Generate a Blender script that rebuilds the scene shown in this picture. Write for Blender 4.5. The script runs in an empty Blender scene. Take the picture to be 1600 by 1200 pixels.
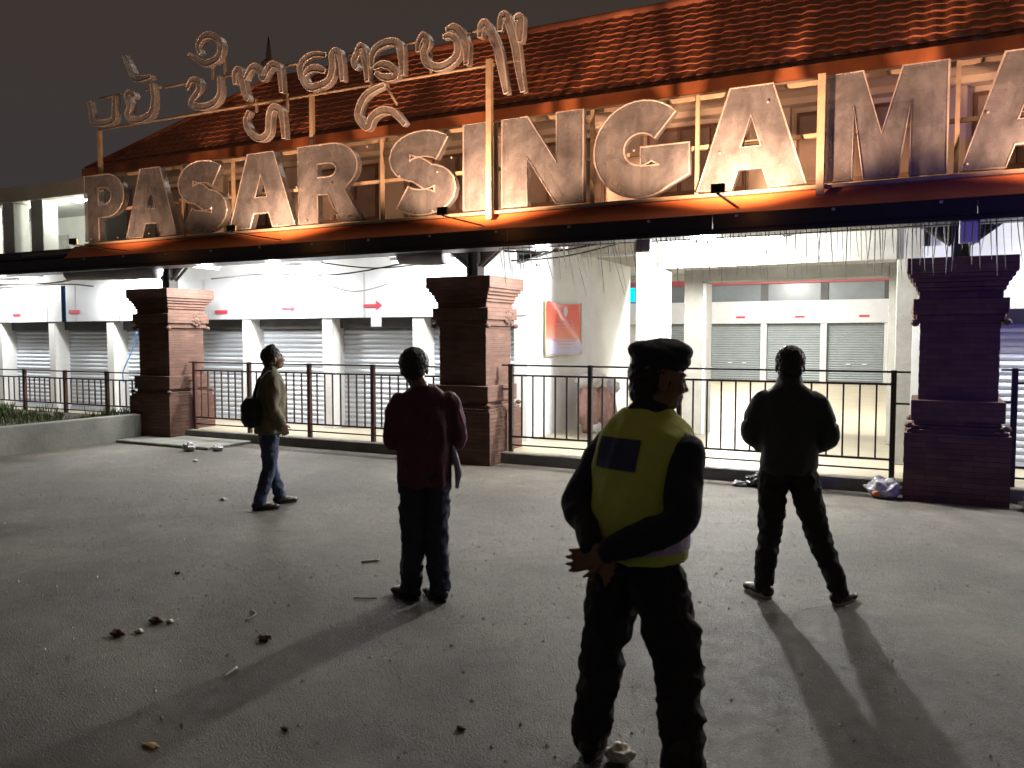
import bpy, bmesh, math, random
from mathutils import Vector, Matrix, noise
random.seed(7)
S = bpy.context.scene
COL = S.collection
R = math.radians

# ------------------------------------------------------------------ camera
cam_data = bpy.data.cameras.new('camera')
cam = bpy.data.objects.new('camera', cam_data)
COL.objects.link(cam)
cam.location = (0.0, -9.561, 1.65)
cam.rotation_mode = 'XYZ'
YAW, PITCH = 0.4691, -0.0573
fwd = Vector((-math.sin(YAW) * math.cos(PITCH), math.cos(YAW) * math.cos(PITCH), math.sin(PITCH)))
cam.rotation_euler = fwd.to_track_quat('-Z', 'Y').to_euler()
cam_data.sensor_width = 36.0
cam_data.lens = 1270.1 / 1600.0 * 36.0
cam_data.clip_end = 500
cam_data.dof.use_dof = True
cam_data.dof.focus_distance = 40.0
cam_data.dof.aperture_fstop = cam_data.lens / 6.0     # a small night time softness
S.camera = cam

# ------------------------------------------------------------------ world, sun, exposure
W = bpy.data.worlds.new("World")
S.world = W
W.use_nodes = True
wn = W.node_tree.nodes
wl = W.node_tree.links
bg = wn['Background']
tc = wn.new('ShaderNodeTexCoord')
sp = wn.new('ShaderNodeSeparateXYZ')
rmp = wn.new('ShaderNodeValToRGB')
rmp.color_ramp.elements[0].position = 0.0
rmp.color_ramp.elements[0].color = (0.038, 0.036, 0.040, 1)
rmp.color_ramp.elements[1].position = 0.5
rmp.color_ramp.elements[1].color = (0.042, 0.029, 0.021, 1)
wl.new(tc.outputs['Generated'], sp.inputs[0])
wl.new(sp.outputs['Z'], rmp.inputs[0])
wl.new(rmp.outputs[0], bg.inputs[0])
bg.inputs[1].default_value = 1.12
sun_d = bpy.data.lights.new('fill_sun', 'SUN')  # added wide fill lamp that lifts the foreground yard
sun_d.energy = 0.55
sun_d.angle = R(22)
sun_d.color = (1.0, 0.93, 0.84)
sun = bpy.data.objects.new('sun', sun_d)
COL.objects.link(sun)
sun.rotation_euler = (R(-46), 0, R(-8))
S.view_settings.view_transform = 'Standard'
S.view_settings.look = 'None'
S.view_settings.exposure = 0.0
S.view_settings.gamma = 1.0
S.view_settings.use_curve_mapping = False
S.render.engine = 'CYCLES'
S.cycles.max_bounces = 8
S.cycles.transparent_max_bounces = 12
S.cycles.sample_clamp_indirect = 4.0
S.cycles.use_denoising = True

# ------------------------------------------------------------------ helpers
def tag(o, label=None, cat=None, group=None, kind=None):
    if label: o['label'] = label
    if cat: o['category'] = cat
    if group: o['group'] = group
    if kind: o['kind'] = kind
    return o

def empty(name, loc=(0, 0, 0), rz=0.0):
    o = bpy.data.objects.new(name, None)
    o.empty_display_size = 0.1
    COL.objects.link(o)
    o.location = loc
    o.rotation_euler = (0, 0, rz)
    return o

def link(name, me, mat=None, parent=None, loc=(0, 0, 0), rot=(0, 0, 0), scale=(1, 1, 1)):
    o = bpy.data.objects.new(name, me)
    COL.objects.link(o)
    if mat is not None and not me.materials:
        me.materials.append(mat)
    o.location = loc
    o.rotation_euler = rot
    o.scale = scale
    if parent is not None:
        o.parent = parent
    return o

def bm_box(bm, x0, x1, y0, y1, z0, z1, bev=0.0):
    r = bmesh.ops.create_cube(bm, size=1.0)
    vs = r['verts']
    for v in vs:
        v.co = Vector(((x0 + x1) / 2 + v.co.x * (x1 - x0), (y0 + y1) / 2 + v.co.y * (y1 - y0), (z0 + z1) / 2 + v.co.z * (z1 - z0)))
    if bev > 0:
        es = list({e for v in vs for e in v.link_edges})
        bmesh.ops.bevel(bm, geom=es, offset=bev, segments=1, affect='EDGES')

def bm_obj(name, bm, mat, parent=None, smooth=False, **k):
    me = bpy.data.meshes.new(name)
    bm.to_mesh(me)
    bm.free()
    if smooth:
        for p in me.polygons: p.use_smooth = True
    return link(name, me, mat, parent, **k)

def box(name, x0, x1, y0, y1, z0, z1, mat, parent=None, bev=0.0):
    bm = bmesh.new()
    bm_box(bm, x0, x1, y0, y1, z0, z1, bev)
    return bm_obj(name, bm, mat, parent)

def bm_tube(bm, pts, r, seg=8, close=False):
    pts = [Vector(p) for p in pts]
    n = len(pts)
    rings = []
    for i, p in enumerate(pts):
        if close:
            t = pts[(i + 1) % n] - pts[i - 1]
        else:
            t = pts[min(i + 1, n - 1)] - pts[max(i - 1, 0)]
        t.normalize()
        a = Vector((0, 0, 1)) if abs(t.z) < 0.9 else Vector((0, 1, 0))
        u = t.cross(a).normalized()
        w = t.cross(u)
        rr = r[i] if isinstance(r, (list, tuple)) else r
        rings.append([bm.verts.new(p + (u * math.cos(2 * math.pi * k / seg) + w * math.sin(2 * math.pi * k / seg)) * rr) for k in range(seg)])
    m = n if close else n - 1
    for i in range(m):
        a, b = rings[i], rings[(i + 1) % n]
        for k in range(seg):
            bm.faces.new((a[k], a[(k + 1) % seg], b[(k + 1) % seg], b[k]))
    if not close:
        bm.faces.new(rings[0][::-1])
        bm.faces.new(rings[-1])

def tube(name, pts, r, mat, parent=None, seg=8, close=False):
    bm = bmesh.new()
    bm_tube(bm, pts, r, seg, close)
    return bm_obj(name, bm, mat, parent, smooth=True)

def smooth_path(pts, n=6, close=False):
    P = [Vector(p) for p in pts]
    out = []
    N = len(P)
    rng = N if close else N - 1
    for i in range(rng):
        p0 = P[i - 1] if (i > 0 or close) else P[0]
        p1 = P[i]
        p2 = P[(i + 1) % N]
        p3 = P[(i + 2) % N] if (i + 2 < N or close) else P[-1]
        for k in range(n):
            t = k / n
            out.append(0.5 * ((2 * p1) + (p2 - p0) * t + (2 * p0 - 5 * p1 + 4 * p2 - p3) * t * t + (3 * p1 - p0 - 3 * p2 + p3) * t ** 3))
    if not close:
        out.append(P[-1])
    return out

# ------------------------------------------------------------------ materials
def newmat(name):
    m = bpy.data.materials.new(name)
    m.use_nodes = True
    return m, m.node_tree.nodes, m.node_tree.links, m.node_tree.nodes['Principled BSDF']

def mat(name, c1, c2=None, scale=4.0, rough=0.7, bump=0.0, bscale=40.0, metal=0.0, detail=6.0, spec=0.5, rough2=None, stretch=None):
    m, N, L, b = newmat(name)
    c2 = c2 or tuple(x * 0.8 for x in c1)
    t = N.new('ShaderNodeTexCoord')
    src = t.outputs['Object']
    if stretch:
        mp = N.new('ShaderNodeMapping')
        mp.inputs['Scale'].default_value = stretch
        L.new(src, mp.inputs[0])
        src = mp.outputs[0]
    n = N.new('ShaderNodeTexNoise')
    n.inputs['Scale'].default_value = scale
    n.inputs['Detail'].default_value = detail
    n.inputs['Roughness'].default_value = 0.65
    L.new(src, n.inputs['Vector'])
    r = N.new('ShaderNodeValToRGB')
    r.color_ramp.elements[0].position = 0.32
    r.color_ramp.elements[1].position = 0.68
    r.color_ramp.elements[0].color = (*c2, 1)
    r.color_ramp.elements[1].color = (*c1, 1)
    L.new(n.outputs[0], r.inputs[0])
    L.new(r.outputs[0], b.inputs['Base Color'])
    b.inputs['Roughness'].default_value = rough
    b.inputs['Metallic'].default_value = metal
    b.inputs['Specular IOR Level'].default_value = spec
    if rough2 is not None:
        mr = N.new('ShaderNodeMapRange')
        mr.inputs['To Min'].default_value = rough
        mr.inputs['To Max'].default_value = rough2
        L.new(n.outputs[0], mr.inputs[0])
        L.new(mr.outputs[0], b.inputs['Roughness'])
    if bump:
        n2 = N.new('ShaderNodeTexNoise')
        n2.inputs['Scale'].default_value = bscale
        n2.inputs['Detail'].default_value = 4
        L.new(src, n2.inputs['Vector'])
        bp = N.new('ShaderNodeBump')
        bp.inputs['Strength'].default_value = bump
        bp.inputs['Distance'].default_value = 0.01
        L.new(n2.outputs[0], bp.inputs['Height'])
        L.new(bp.outputs[0], b.inputs['Normal'])
    return m

def emis(name, col, s):
    m = bpy.data.materials.new(name)
    m.use_nodes = True
    N = m.node_tree.nodes
    N.clear()
    e = N.new('ShaderNodeEmission')
    e.inputs[0].default_value = (*col, 1)
    e.inputs[1].default_value = s
    o = N.new('ShaderNodeOutputMaterial')
    m.node_tree.links.new(e.outputs[0], o.inputs[0])
    return m

M_white = mat('white_plaster', (0.68, 0.68, 0.67), (0.56, 0.56, 0.55), 2.0, 0.75, 0.15, 30)
M_cream = mat('cream_plaster', (0.74, 0.69, 0.60), (0.62, 0.57, 0.49), 1.6, 0.8, 0.2, 30)
M_panel = mat('white_panel', (0.66, 0.67, 0.70), (0.56, 0.57, 0.60), 1.2, 0.35, 0.05, 6)
M_concrete = mat('raw_concrete', (0.36, 0.345, 0.305), (0.26, 0.25, 0.22), 3.0, 0.85, 0.4, 25)
M_kerb = mat('kerb_concrete', (0.16, 0.155, 0.145), (0.09, 0.085, 0.08), 3.0, 0.9, 0.5, 30)
M_planter = mat('planter_concrete', (0.22, 0.215, 0.19), (0.13, 0.13, 0.115), 2.2, 0.9, 0.5, 22)
M_floor = mat('floor_tile_beige', (0.40, 0.35, 0.26), (0.31, 0.27, 0.20), 2.0, 0.45, 0.1, 20)
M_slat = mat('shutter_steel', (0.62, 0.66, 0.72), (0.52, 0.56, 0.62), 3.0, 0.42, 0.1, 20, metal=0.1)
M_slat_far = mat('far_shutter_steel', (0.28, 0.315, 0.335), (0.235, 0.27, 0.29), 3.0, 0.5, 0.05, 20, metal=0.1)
M_dark = mat('dark_header', (0.10, 0.10, 0.105), (0.07, 0.07, 0.07), 3.0, 0.6)
M_black = mat('black_fascia_panel', (0.016, 0.018, 0.024), (0.010, 0.011, 0.015), 2.0, 0.38, 0.1, 12)
M_iron = mat('dark_painted_iron', (0.022, 0.017, 0.016), (0.014, 0.011, 0.010), 10.0, 0.45, 0.1, 60)
M_redoxide = mat('red_oxide_iron', (0.10, 0.035, 0.03), (0.06, 0.022, 0.02), 10.0, 0.5, 0.1, 60)
M_brown = mat('brown_fascia_paint', (0.62, 0.20, 0.07), (0.48, 0.15, 0.05), 3.0, 0.5, 0.2, 18)
M_orangeboard = mat('orange_eaves_board', (0.34, 0.12, 0.045), (0.25, 0.085, 0.03), 3.0, 0.5, 0.2, 18)
M_rail = mat('cream_sign_frame', (0.36, 0.30, 0.21), (0.24, 0.19, 0.13), 9.0, 0.5, 0.1, 40)
M_winframe = mat('window_frame_brown', (0.18, 0.11, 0.075), (0.12, 0.07, 0.05), 4, 0.5)
M_glasslit = mat('lit_tone_window_glass', (0.34, 0.29, 0.25), (0.20, 0.17, 0.15), 1.5, 0.22, 0.0)  # colour raised to stand in for reflections and a lit interior
M_tile = mat('clay_roof_tile', (0.44, 0.17, 0.09), (0.33, 0.12, 0.065), 1.5, 0.6, 0.4, 40)
M_spire = mat('carved_grey_stone', (0.10, 0.09, 0.08), (0.05, 0.05, 0.045), 8, 0.9, 0.5, 30)
M_lampwhite = emis('fluorescent_tube_glow', (0.93, 0.97, 1.0), 14.0)
M_lampgallery = emis('gallery_lamp_glow', (0.98, 1.0, 0.82), 30.0)
M_lamporange = emis('sodium_lamp_glow', (1.0, 0.33, 0.05), 26.0)
M_cyan = emis('cyan_led_glow', (0.0, 0.75, 0.95), 2.2)
M_fixture = mat('fixture_housing', (0.45, 0.42, 0.42), (0.3, 0.28, 0.28), 6, 0.6)
M_redsign = mat('red_sign_vinyl', (0.60, 0.03, 0.05), (0.5, 0.02, 0.04), 6, 0.5)
M_redbeam = mat('red_painted_beam', (0.45, 0.08, 0.10), (0.35, 0.06, 0.08), 3, 0.5)
M_greyglass = mat('grey_partition_glass', (0.20, 0.23, 0.25), (0.13, 0.15, 0.17), 0.8, 0.3)
M_tarp = mat('grey_rolled_tarp', (0.55, 0.51, 0.54), (0.40, 0.37, 0.40), 3, 0.6, 0.6, 7)
M_blue = mat('blue_tarp_strip', (0.10, 0.28, 0.62), (0.07, 0.2, 0.5), 8, 0.5)
M_fringe = mat('dried_leaf_fringe', (0.26, 0.235, 0.20), (0.13, 0.12, 0.10), 20, 0.8)
M_grass = mat('garden_grass', (0.09, 0.13, 0.035), (0.05, 0.08, 0.02), 8, 0.7)
M_soil = mat('planter_soil', (0.07, 0.055, 0.04), (0.04, 0.03, 0.022), 6, 0.95, 0.7, 20)
M_bag_black = mat('black_plastic_bag', (0.02, 0.02, 0.022), (0.012, 0.012, 0.014), 6, 0.25, 0.8, 18)
M_bag_clear = mat('clear_plastic_bag', (0.55, 0.53, 0.55), (0.22, 0.20, 0.22), 14, 0.2, 0.9, 25)
M_paper = mat('pale_litter', (0.70, 0.66, 0.58), (0.5, 0.46, 0.38), 20, 0.7)
M_twig = mat('dry_stick', (0.34, 0.30, 0.22), (0.22, 0.18, 0.12), 20, 0.8)
M_rubble = mat('brick_rubble', (0.17, 0.10, 0.075), (0.09, 0.055, 0.045), 18, 0.9, 0.6, 60)

# brick with courses (the joints of the carved brick columns are about 3 px apart)
def brick_mat():
    m, N, L, b = newmat('carved_red_brick')
    t = N.new('ShaderNodeTexCoord')
    s = N.new('ShaderNodeSeparateXYZ')
    L.new(t.outputs['Object'], s.inputs[0])
    ad = N.new('ShaderNodeMath'); ad.operation = 'ADD'
    L.new(s.outputs['X'], ad.inputs[0]); L.new(s.outputs['Y'], ad.inputs[1])
    cb = N.new('ShaderNodeCombineXYZ')
    L.new(ad.outputs[0], cb.inputs['X']); L.new(s.outputs['Z'], cb.inputs['Y'])
    br = N.new('ShaderNodeTexBrick')
    br.inputs['Scale'].default_value = 1.0
    br.inputs['Brick Width'].default_value = 0.21
    br.inputs['Row Height'].default_value = 0.055
    br.inputs['Mortar Size'].default_value = 0.004
    br.inputs['Color1'].default_value = (0.165, 0.082, 0.058, 1)
    br.inputs['Color2'].default_value = (0.115, 0.055, 0.040, 1)
    br.inputs['Mortar'].default_value = (0.09, 0.055, 0.043, 1)
    L.new(cb.outputs[0], br.inputs['Vector'])
    n = N.new('ShaderNodeTexNoise'); n.inputs['Scale'].default_value = 5; n.inputs['Detail'].default_value = 8
    L.new(t.outputs['Object'], n.inputs['Vector'])
    mx = N.new('ShaderNodeMixRGB'); mx.blend_type = 'MULTIPLY'; mx.inputs[0].default_value = 0.5
    L.new(br.outputs['Color'], mx.inputs[1]); L.new(n.outputs[0], mx.inputs[2])
    L.new(mx.outputs[0], b.inputs['Base Color'])
    b.inputs['Roughness'].default_value = 0.88
    bp = N.new('ShaderNodeBump'); bp.inputs['Strength'].default_value = 0.6; bp.inputs['Distance'].default_value = 0.01
    ma = N.new('ShaderNodeMath'); ma.operation = 'ADD'
    L.new(br.outputs['Fac'], ma.inputs[0]); L.new(n.outputs[0], ma.inputs[1])
    bp.invert = True
    L.new(ma.outputs[0], bp.inputs['Height']); L.new(bp.outputs[0], b.inputs['Normal'])
    return m
M_brick = brick_mat()

# worn concrete yard: stains, dust, grit and small glints
def ground_mat():
    m, N, L, b = newmat('worn_yard_concrete')
    t = N.new('ShaderNodeTexCoord')
    def nz(s, d, rr=0.6):
        n = N.new('ShaderNodeTexNoise'); n.inputs['Scale'].default_value = s; n.inputs['Detail'].default_value = d
        n.inputs['Roughness'].default_value = rr
        L.new(t.outputs['Object'], n.inputs['Vector']); return n
    n1 = nz(0.42, 9, 0.68); n2 = nz(9, 10, 0.85); n3 = nz(120, 4)
    r1 = N.new('ShaderNodeValToRGB')
    r1.color_ramp.elements[0].position = 0.36; r1.color_ramp.elements[0].color = (0.135, 0.118, 0.098, 1)
    r1.color_ramp.elements[1].position = 0.66; r1.color_ramp.elements[1].color = (0.33, 0.295, 0.245, 1)
    L.new(n1.outputs[0], r1.inputs[0])
    r2 = N.new('ShaderNodeValToRGB')
    r2.color_ramp.elements[0].position = 0.35; r2.color_ramp.elements[0].color = (0.34, 0.34, 0.34, 1)
    r2.color_ramp.elements[1].position = 0.66; r2.color_ramp.elements[1].color = (1, 1, 1, 1)
    L.new(n2.outputs[0], r2.inputs[0])
    mx = N.new('ShaderNodeMixRGB'); mx.blend_type = 'MULTIPLY'; mx.inputs[0].default_value = 0.8
    L.new(r1.outputs[0], mx.inputs[1]); L.new(r2.outputs[0], mx.inputs[2])
    # exposed pale aggregate
    v = N.new('ShaderNodeTexVoronoi'); v.inputs['Scale'].default_value = 38
    L.new(t.outputs['Object'], v.inputs['Vector'])
    rv = N.new('ShaderNodeValToRGB')
    rv.color_ramp.elements[0].position = 0.08; rv.color_ramp.elements[0].color = (1, 1, 1, 1)
    rv.color_ramp.elements[1].position = 0.2; rv.color_ramp.elements[1].color = (0, 0, 0, 1)
    L.new(v.outputs['Distance'], rv.inputs[0])
    mm = N.new('ShaderNodeMath'); mm.operation = 'MULTIPLY'
    nm = nz(2.2, 3)
    rm = N.new('ShaderNodeMapRange'); rm.inputs['From Min'].default_value = 0.42; rm.inputs['From Max'].default_value = 0.58
    L.new(nm.outputs[0], rm.inputs[0])
    L.new(rv.outputs[0], mm.inputs[0]); L.new(rm.outputs[0], mm.inputs[1])
    mx2 = N.new('ShaderNodeMixRGB'); mx2.inputs[2].default_value = (0.42, 0.40, 0.36, 1)
    L.new(mm.outputs[0], mx2.inputs[0]); L.new(mx.outputs[0], mx2.inputs[1])
    # old oil and damp stains, and pale dust drifts
    ns = nz(0.23, 7, 0.6); ns.inputs['Distortion'].default_value = 1.4
    rs = N.new('ShaderNodeValToRGB')
    rs.color_ramp.elements[0].position = 0.38; rs.color_ramp.elements[0].color = (0.50, 0.48, 0.45, 1)
    rs.color_ramp.elements[1].position = 0.60; rs.color_ramp.elements[1].color = (1, 1, 1, 1)
    L.new(ns.outputs[0], rs.inputs[0])
    n5 = nz(3.1, 8, 0.72); n5.inputs['Distortion'].default_value = 0.8
    r5 = N.new('ShaderNodeValToRGB')
    r5.color_ramp.elements[0].position = 0.36; r5.color_ramp.elements[0].color = (0.62, 0.61, 0.60, 1)
    r5.color_ramp.elements[1].position = 0.62; r5.color_ramp.elements[1].color = (1.0, 1.0, 1.0, 1)
    L.new(n5.outputs[0], r5.inputs[0])
    m3 = N.new('ShaderNodeMixRGB'); m3.blend_type = 'MULTIPLY'; m3.inputs[0].default_value = 1.0
    L.new(mx2.outputs[0], m3.inputs[1]); L.new(rs.outputs[0], m3.inputs[2])
    m4 = N.new('ShaderNodeMixRGB'); m4.blend_type = 'MULTIPLY'; m4.inputs[0].default_value = 0.9
    L.new(m3.outputs[0], m4.inputs[1]); L.new(r5.outputs[0], m4.inputs[2])
    L.new(m4.outputs[0], b.inputs['Base Color'])
    rr = N.new('ShaderNodeMapRange'); rr.inputs['From Min'].default_value = 0.3; rr.inputs['From Max'].default_value = 0.7
    rr.inputs['To Min'].default_value = 0.45; rr.inputs['To Max'].default_value = 0.85
    L.new(n2.outputs[0], rr.inputs[0]); L.new(rr.outputs[0], b.inputs['Roughness'])
    ad = N.new('ShaderNodeMath'); ad.operation = 'ADD'
    L.new(n2.outputs[0], ad.inputs[0]); L.new(n3.outputs[0], ad.inputs[1])
    ad2 = N.new('ShaderNodeMath'); ad2.operation = 'ADD'
    L.new(ad.outputs[0], ad2.inputs[0]); L.new(mm.outputs[0], ad2.inputs[1])
    bp = N.new('ShaderNodeBump'); bp.inputs['Strength'].default_value = 1.0; bp.inputs['Distance'].default_value = 0.013
    L.new(ad2.outputs[0], bp.inputs['Height']); L.new(bp.outputs[0], b.inputs['Normal'])
    return m
M_ground = ground_mat()

# dusty clear acrylic of the sign letters
def acrylic(name, tint, transp, streak, alphavar=0.25):
    m, N, L, b = newmat(name)
    t = N.new('ShaderNodeTexCoord')
    mp = N.new('ShaderNodeMapping'); mp.inputs['Scale'].default_value = (2.0, 2.0, 1.3)
    L.new(t.outputs['Object'], mp.inputs[0])
    n = N.new('ShaderNodeTexNoise'); n.inputs['Scale'].default_value = 1.6; n.inputs['Detail'].default_value = 9; n.inputs['Roughness'].default_value = 0.7
    n.inputs['Distortion'].default_value = 0.35
    L.new(mp.outputs[0], n.inputs['Vector'])
    r = N.new('ShaderNodeValToRGB')
    r.color_ramp.elements[0].position = 0.35; r.color_ramp.elements[0].color = (*tint, 1)
    r.color_ramp.elements[1].position = 0.75; r.color_ramp.elements[1].color = (*streak, 1)
    L.new(n.outputs[0], r.inputs[0]); L.new(r.outputs[0], b.inputs['Base Color'])
    b.inputs['Roughness'].default_value = 0.28
    b.inputs['Specular IOR Level'].default_value = 0.8
    mr = N.new('ShaderNodeMapRange')
    mr.inputs['From Min'].default_value = 0.35; mr.inputs['From Max'].default_value = 0.75
    mr.inputs['To Min'].default_value = 1 - transp; mr.inputs['To Max'].default_value = min(1, 1 - transp + alphavar)
    L.new(n.outputs[0], mr.inputs[0]); L.new(mr.outputs[0], b.inputs['Alpha'])
    n2 = N.new('ShaderNodeTexNoise'); n2.inputs['Scale'].default_value = 9; n2.inputs['Detail'].default_value = 5
    L.new(t.outputs['Object'], n2.inputs['Vector'])
    bp = N.new('ShaderNodeBump'); bp.inputs['Strength'].default_value = 0.5; bp.inputs['Distance'].default_value = 0.02
    L.new(n2.outputs[0], bp.inputs['Height']); L.new(bp.outputs[0], b.inputs['Normal'])
    return m
M_acrylic = acrylic('dusty_clear_acrylic', (0.070, 0.078, 0.088), 0.48, (0.21, 0.23, 0.255))
M_rim = acrylic('acrylic_edge_trim', (0.26, 0.25, 0.24), 0.25, (0.5, 0.48, 0.45))
M_script = acrylic('script_acrylic', (0.15, 0.15, 0.15), 0.6, (0.48, 0.47, 0.46))

# ------------------------------------------------------------------ ground
bm = bmesh.new()
bmesh.ops.create_grid(bm, x_segments=140, y_segments=140, size=1.0)
for v in bm.verts:
    x, y = v.co.x * 14.0 - 4.0, v.co.y * 14.0 - 7.0
    z = 0.0
    if y < -0.2:
        z = 0.0015 * noise.noise(Vector((x * 0.55, y * 0.55, 3.0))) + 0.001 * noise.noise(Vector((x * 2.2, y * 2.2, 1.0)))
    v.co = Vector((x, y, z - 0.001))
g = bm_obj('ground', bm, M_ground, smooth=True)
tag(g, 'worn grey concrete yard in front of the market', kind='structure')
bm = bmesh.new()
bmesh.ops.create_grid(bm, x_segments=1, y_segments=1, size=150)
g2 = bm_obj('ground', bm, M_ground); g2.location = (0, 0, -0.03); tag(g2, 'dark ground reaching away round the market', kind='structure')

# ------------------------------------------------------------------ raised floor and kerb
fl = box('market_floor', -26, 10, -0.10, 22, -0.02, 0.14, M_floor); tag(fl, 'beige raised floor of the market', kind='structure')
kb = box('kerb', -11.3, 10, -0.16, -0.102, -0.02, 0.135, M_kerb); tag(kb, 'dark kerb edge below the railings', kind='structure')
ap = box('pavement', -11.3, -9.3, -1.05, -0.165, -0.02, 0.045, M_planter, bev=0.01); tag(ap, 'low pale apron slab beside the left column', kind='structure')

# ------------------------------------------------------------------ market building
B = empty('market_building', (-6, 3, 0))
tag(B, 'long market hall, white shopfronts below, cream upper storey under a red tiled roof', 'building')
def bpart(name, x0, x1, y0, y1, z0, z1, m, bev=0.0):
    o = box(name, x0 + 6, x1 + 6, y0 - 3, y1 - 3, z0, z1, m, B, bev)
    return o
YS = 1.05
posts = [-5.23 - 1.785 * k for k in range(11)]           # left shopfront pilasters
for i, px in enumerate(posts):
    bpart('pilaster', px - 0.10, px + 0.10, YS, YS + 0.42, 0.141, 1.968, M_white, 0.004)
rposts = [1.75 + 1.785 * k - 1.785 for k in range(5)]
for px in rposts:
    bpart('pilaster', px - 0.10, px + 0.10, YS, YS + 0.42, 0.141, 1.968, M_white, 0.004)
bpart('shop_fascia', posts[-1], -5.13, YS - 0.02, YS + 0.42, 1.97, 2.70, M_panel)
bpart('shop_fascia', -0.04, 9.0, YS - 0.02, YS + 0.42, 1.97, 2.70, M_panel)
bpart('upper_fascia', -24.9, -5.36, YS + 0.05, YS + 0.12, 2.702, 2.966, M_white)
bpart('upper_fascia', 0.03, 9.0, YS + 0.05, YS + 0.12, 2.702, 2.966, M_white)
# panel joints on the fascia
for i in range(2 * len(posts)):
    x = -5.35 - 0.89 * i
    bpart('joint_strip', x - 0.006, x + 0.006, YS - 0.026, YS - 0.0205, 1.975, 2.69, M_fixture)
# roller shutters with real slats
slat_bm = bmesh.new()
prof = [(0, 0.0), (0.012, 0.020), (0.020, 0.040), (0.012, 0.066), (0, 0.078)]
vv = []
for (d, z) in prof:
    vv.append((slat_bm.verts.new((-0.5, -d, z)), slat_bm.verts.new((0.5, -d, z))))
for a, b in zip(vv[:-1], vv[1:]):
    slat_bm.faces.new((a[0], a[1], b[1], b[0]))
slat_me = bpy.data.meshes.new('slat'); slat_bm.to_mesh(slat_me); slat_bm.free(); slat_me.materials.append(M_slat)
def shutter(x0, x1, y):
    w = x1 - x0
    f = box('roller_shutter', x0 + 6, x1 + 6, y - 3 + 0.03, y - 3 + 0.05, 0.142, 1.80, M_slat, B)
    box('shutter_box', x0 + 6, x1 + 6, y - 3 - 0.08, y - 3 + 0.10, 1.80, 1.968, M_dark, f)
    box('bottom_bar', x0 + 6, x1 + 6, y - 3 - 0.01, y - 3 + 0.028, 0.143, 0.215, M_slat, f)
    z = 0.218
    while z < 1.75:
        link('slat', slat_me, None, f, (x0 + w / 2 + 6, y - 3 + 0.025, z), (0, 0, 0), (w, 1, 1))
        z += 0.083
allp = sorted(posts)
for a, b in zip(allp[:-1], allp[1:]):
    if a < -19: continue
    shutter(a + 0.10, b - 0.10, YS + 0.30)
rp = sorted(rposts)
shutter(rp[0] + 0.10, rp[1] - 0.10, YS + 0.30)
shutter(rp[1] + 0.10, rp[2] - 0.10, YS + 0.30)
# shop body behind left shutters, return wall that carries the banner
bpart('back_wall', -24, -5.2, YS + 0.43, YS + 0.5, 0.141, 2.75, M_dark)
bm = bmesh.new()
pr = [(1.062, 0.141), (5.85, 0.141), (5.85, 3.75), (2.78, 3.13), (1.062, 2.72)]
lo = [bm.verts.new((-5.35 + 6, y - 3, z)) for y, z in pr]
hi = [bm.verts.new((-5.2 + 6, y - 3, z)) for y, z in pr]
bm.faces.new(lo); bm.faces.new(hi[::-1])
for i in range(5): bm.faces.new((lo[i], hi[i], hi[(i + 1) % 5], lo[(i + 1) % 5]))
bmesh.ops.recalc_face_normals(bm, faces=bm.faces[:])
bm_obj('side_wall', bm, M_white, B)
# gateway portal 1 (front), portal 2 (inner)
bpart('portal_pillar', -3.50, -3.20, 1.05, 1.45, 0.141, 3.0, M_concrete, 0.008)
bpart('portal_pillar', -3.198, -3.12, 1.07, 1.45, 0.141, 2.56, M_white, 0.004)  # white strip paints in the lit reveal of the concrete pillar
bpart('portal_pillar', -0.31, -0.04, 1.052, 1.45, 0.141, 3.0, M_concrete, 0.008)
bpart('portal_beam', -3.196, -0.312, 1.03, 1.45, 2.562, 3.0, M_concrete, 0.01)
bpart('portal_beam', -5.18, -3.502, 3.3, 3.5, 3.0, 3.3, M_white)
for z in (2.26, 1.60, 1.0):
    bpart('joint_strip', -3.502, -3.198, 1.044, 1.0495, z, z + 0.012, M_kerb)
bpart('inner_pillar', -3.36, -3.07, 3.0, 3.4, 0.141, 3.2, M_concrete, 0.008)
bpart('inner_pillar', -3.068, -3.02, 3.01, 3.4, 0.141, 2.48, M_white)  # lit edge of the inner pillar, put in as a white strip
bpart('inner_pillar', -0.46, -0.10, 3.0, 3.4, 0.141, 3.2, M_concrete, 0.008)
bpart('inner_beam', -3.066, -0.462, 3.0, 3.4, 2.50, 3.2, M_concrete, 0.01)
bpart('corridor_wall', -0.10, 0.02, 1.46, 20, 0.141, 3.9, M_white)
# passage ceiling and roof slabs
bpart('passage_ceiling', -12, 3, 3.45, 20.6, 3.95, 4.05, M_white)
bpart('passage_ceiling', -5.2, -0.04, 1.46, 3.44, 3.30, 3.4, M_concrete)
bpart('far_wall', -14, 1.5, 20.32, 20.5, 0.141, 3.94, M_white)
bpart('left_far_wall', -12, -11.8, 5.71, 20.3, 0.141, 3.94, M_white)
bpart('left_far_wall', -12, -5.36, 5.6, 5.7, 0.141, 3.94, M_white)
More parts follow.
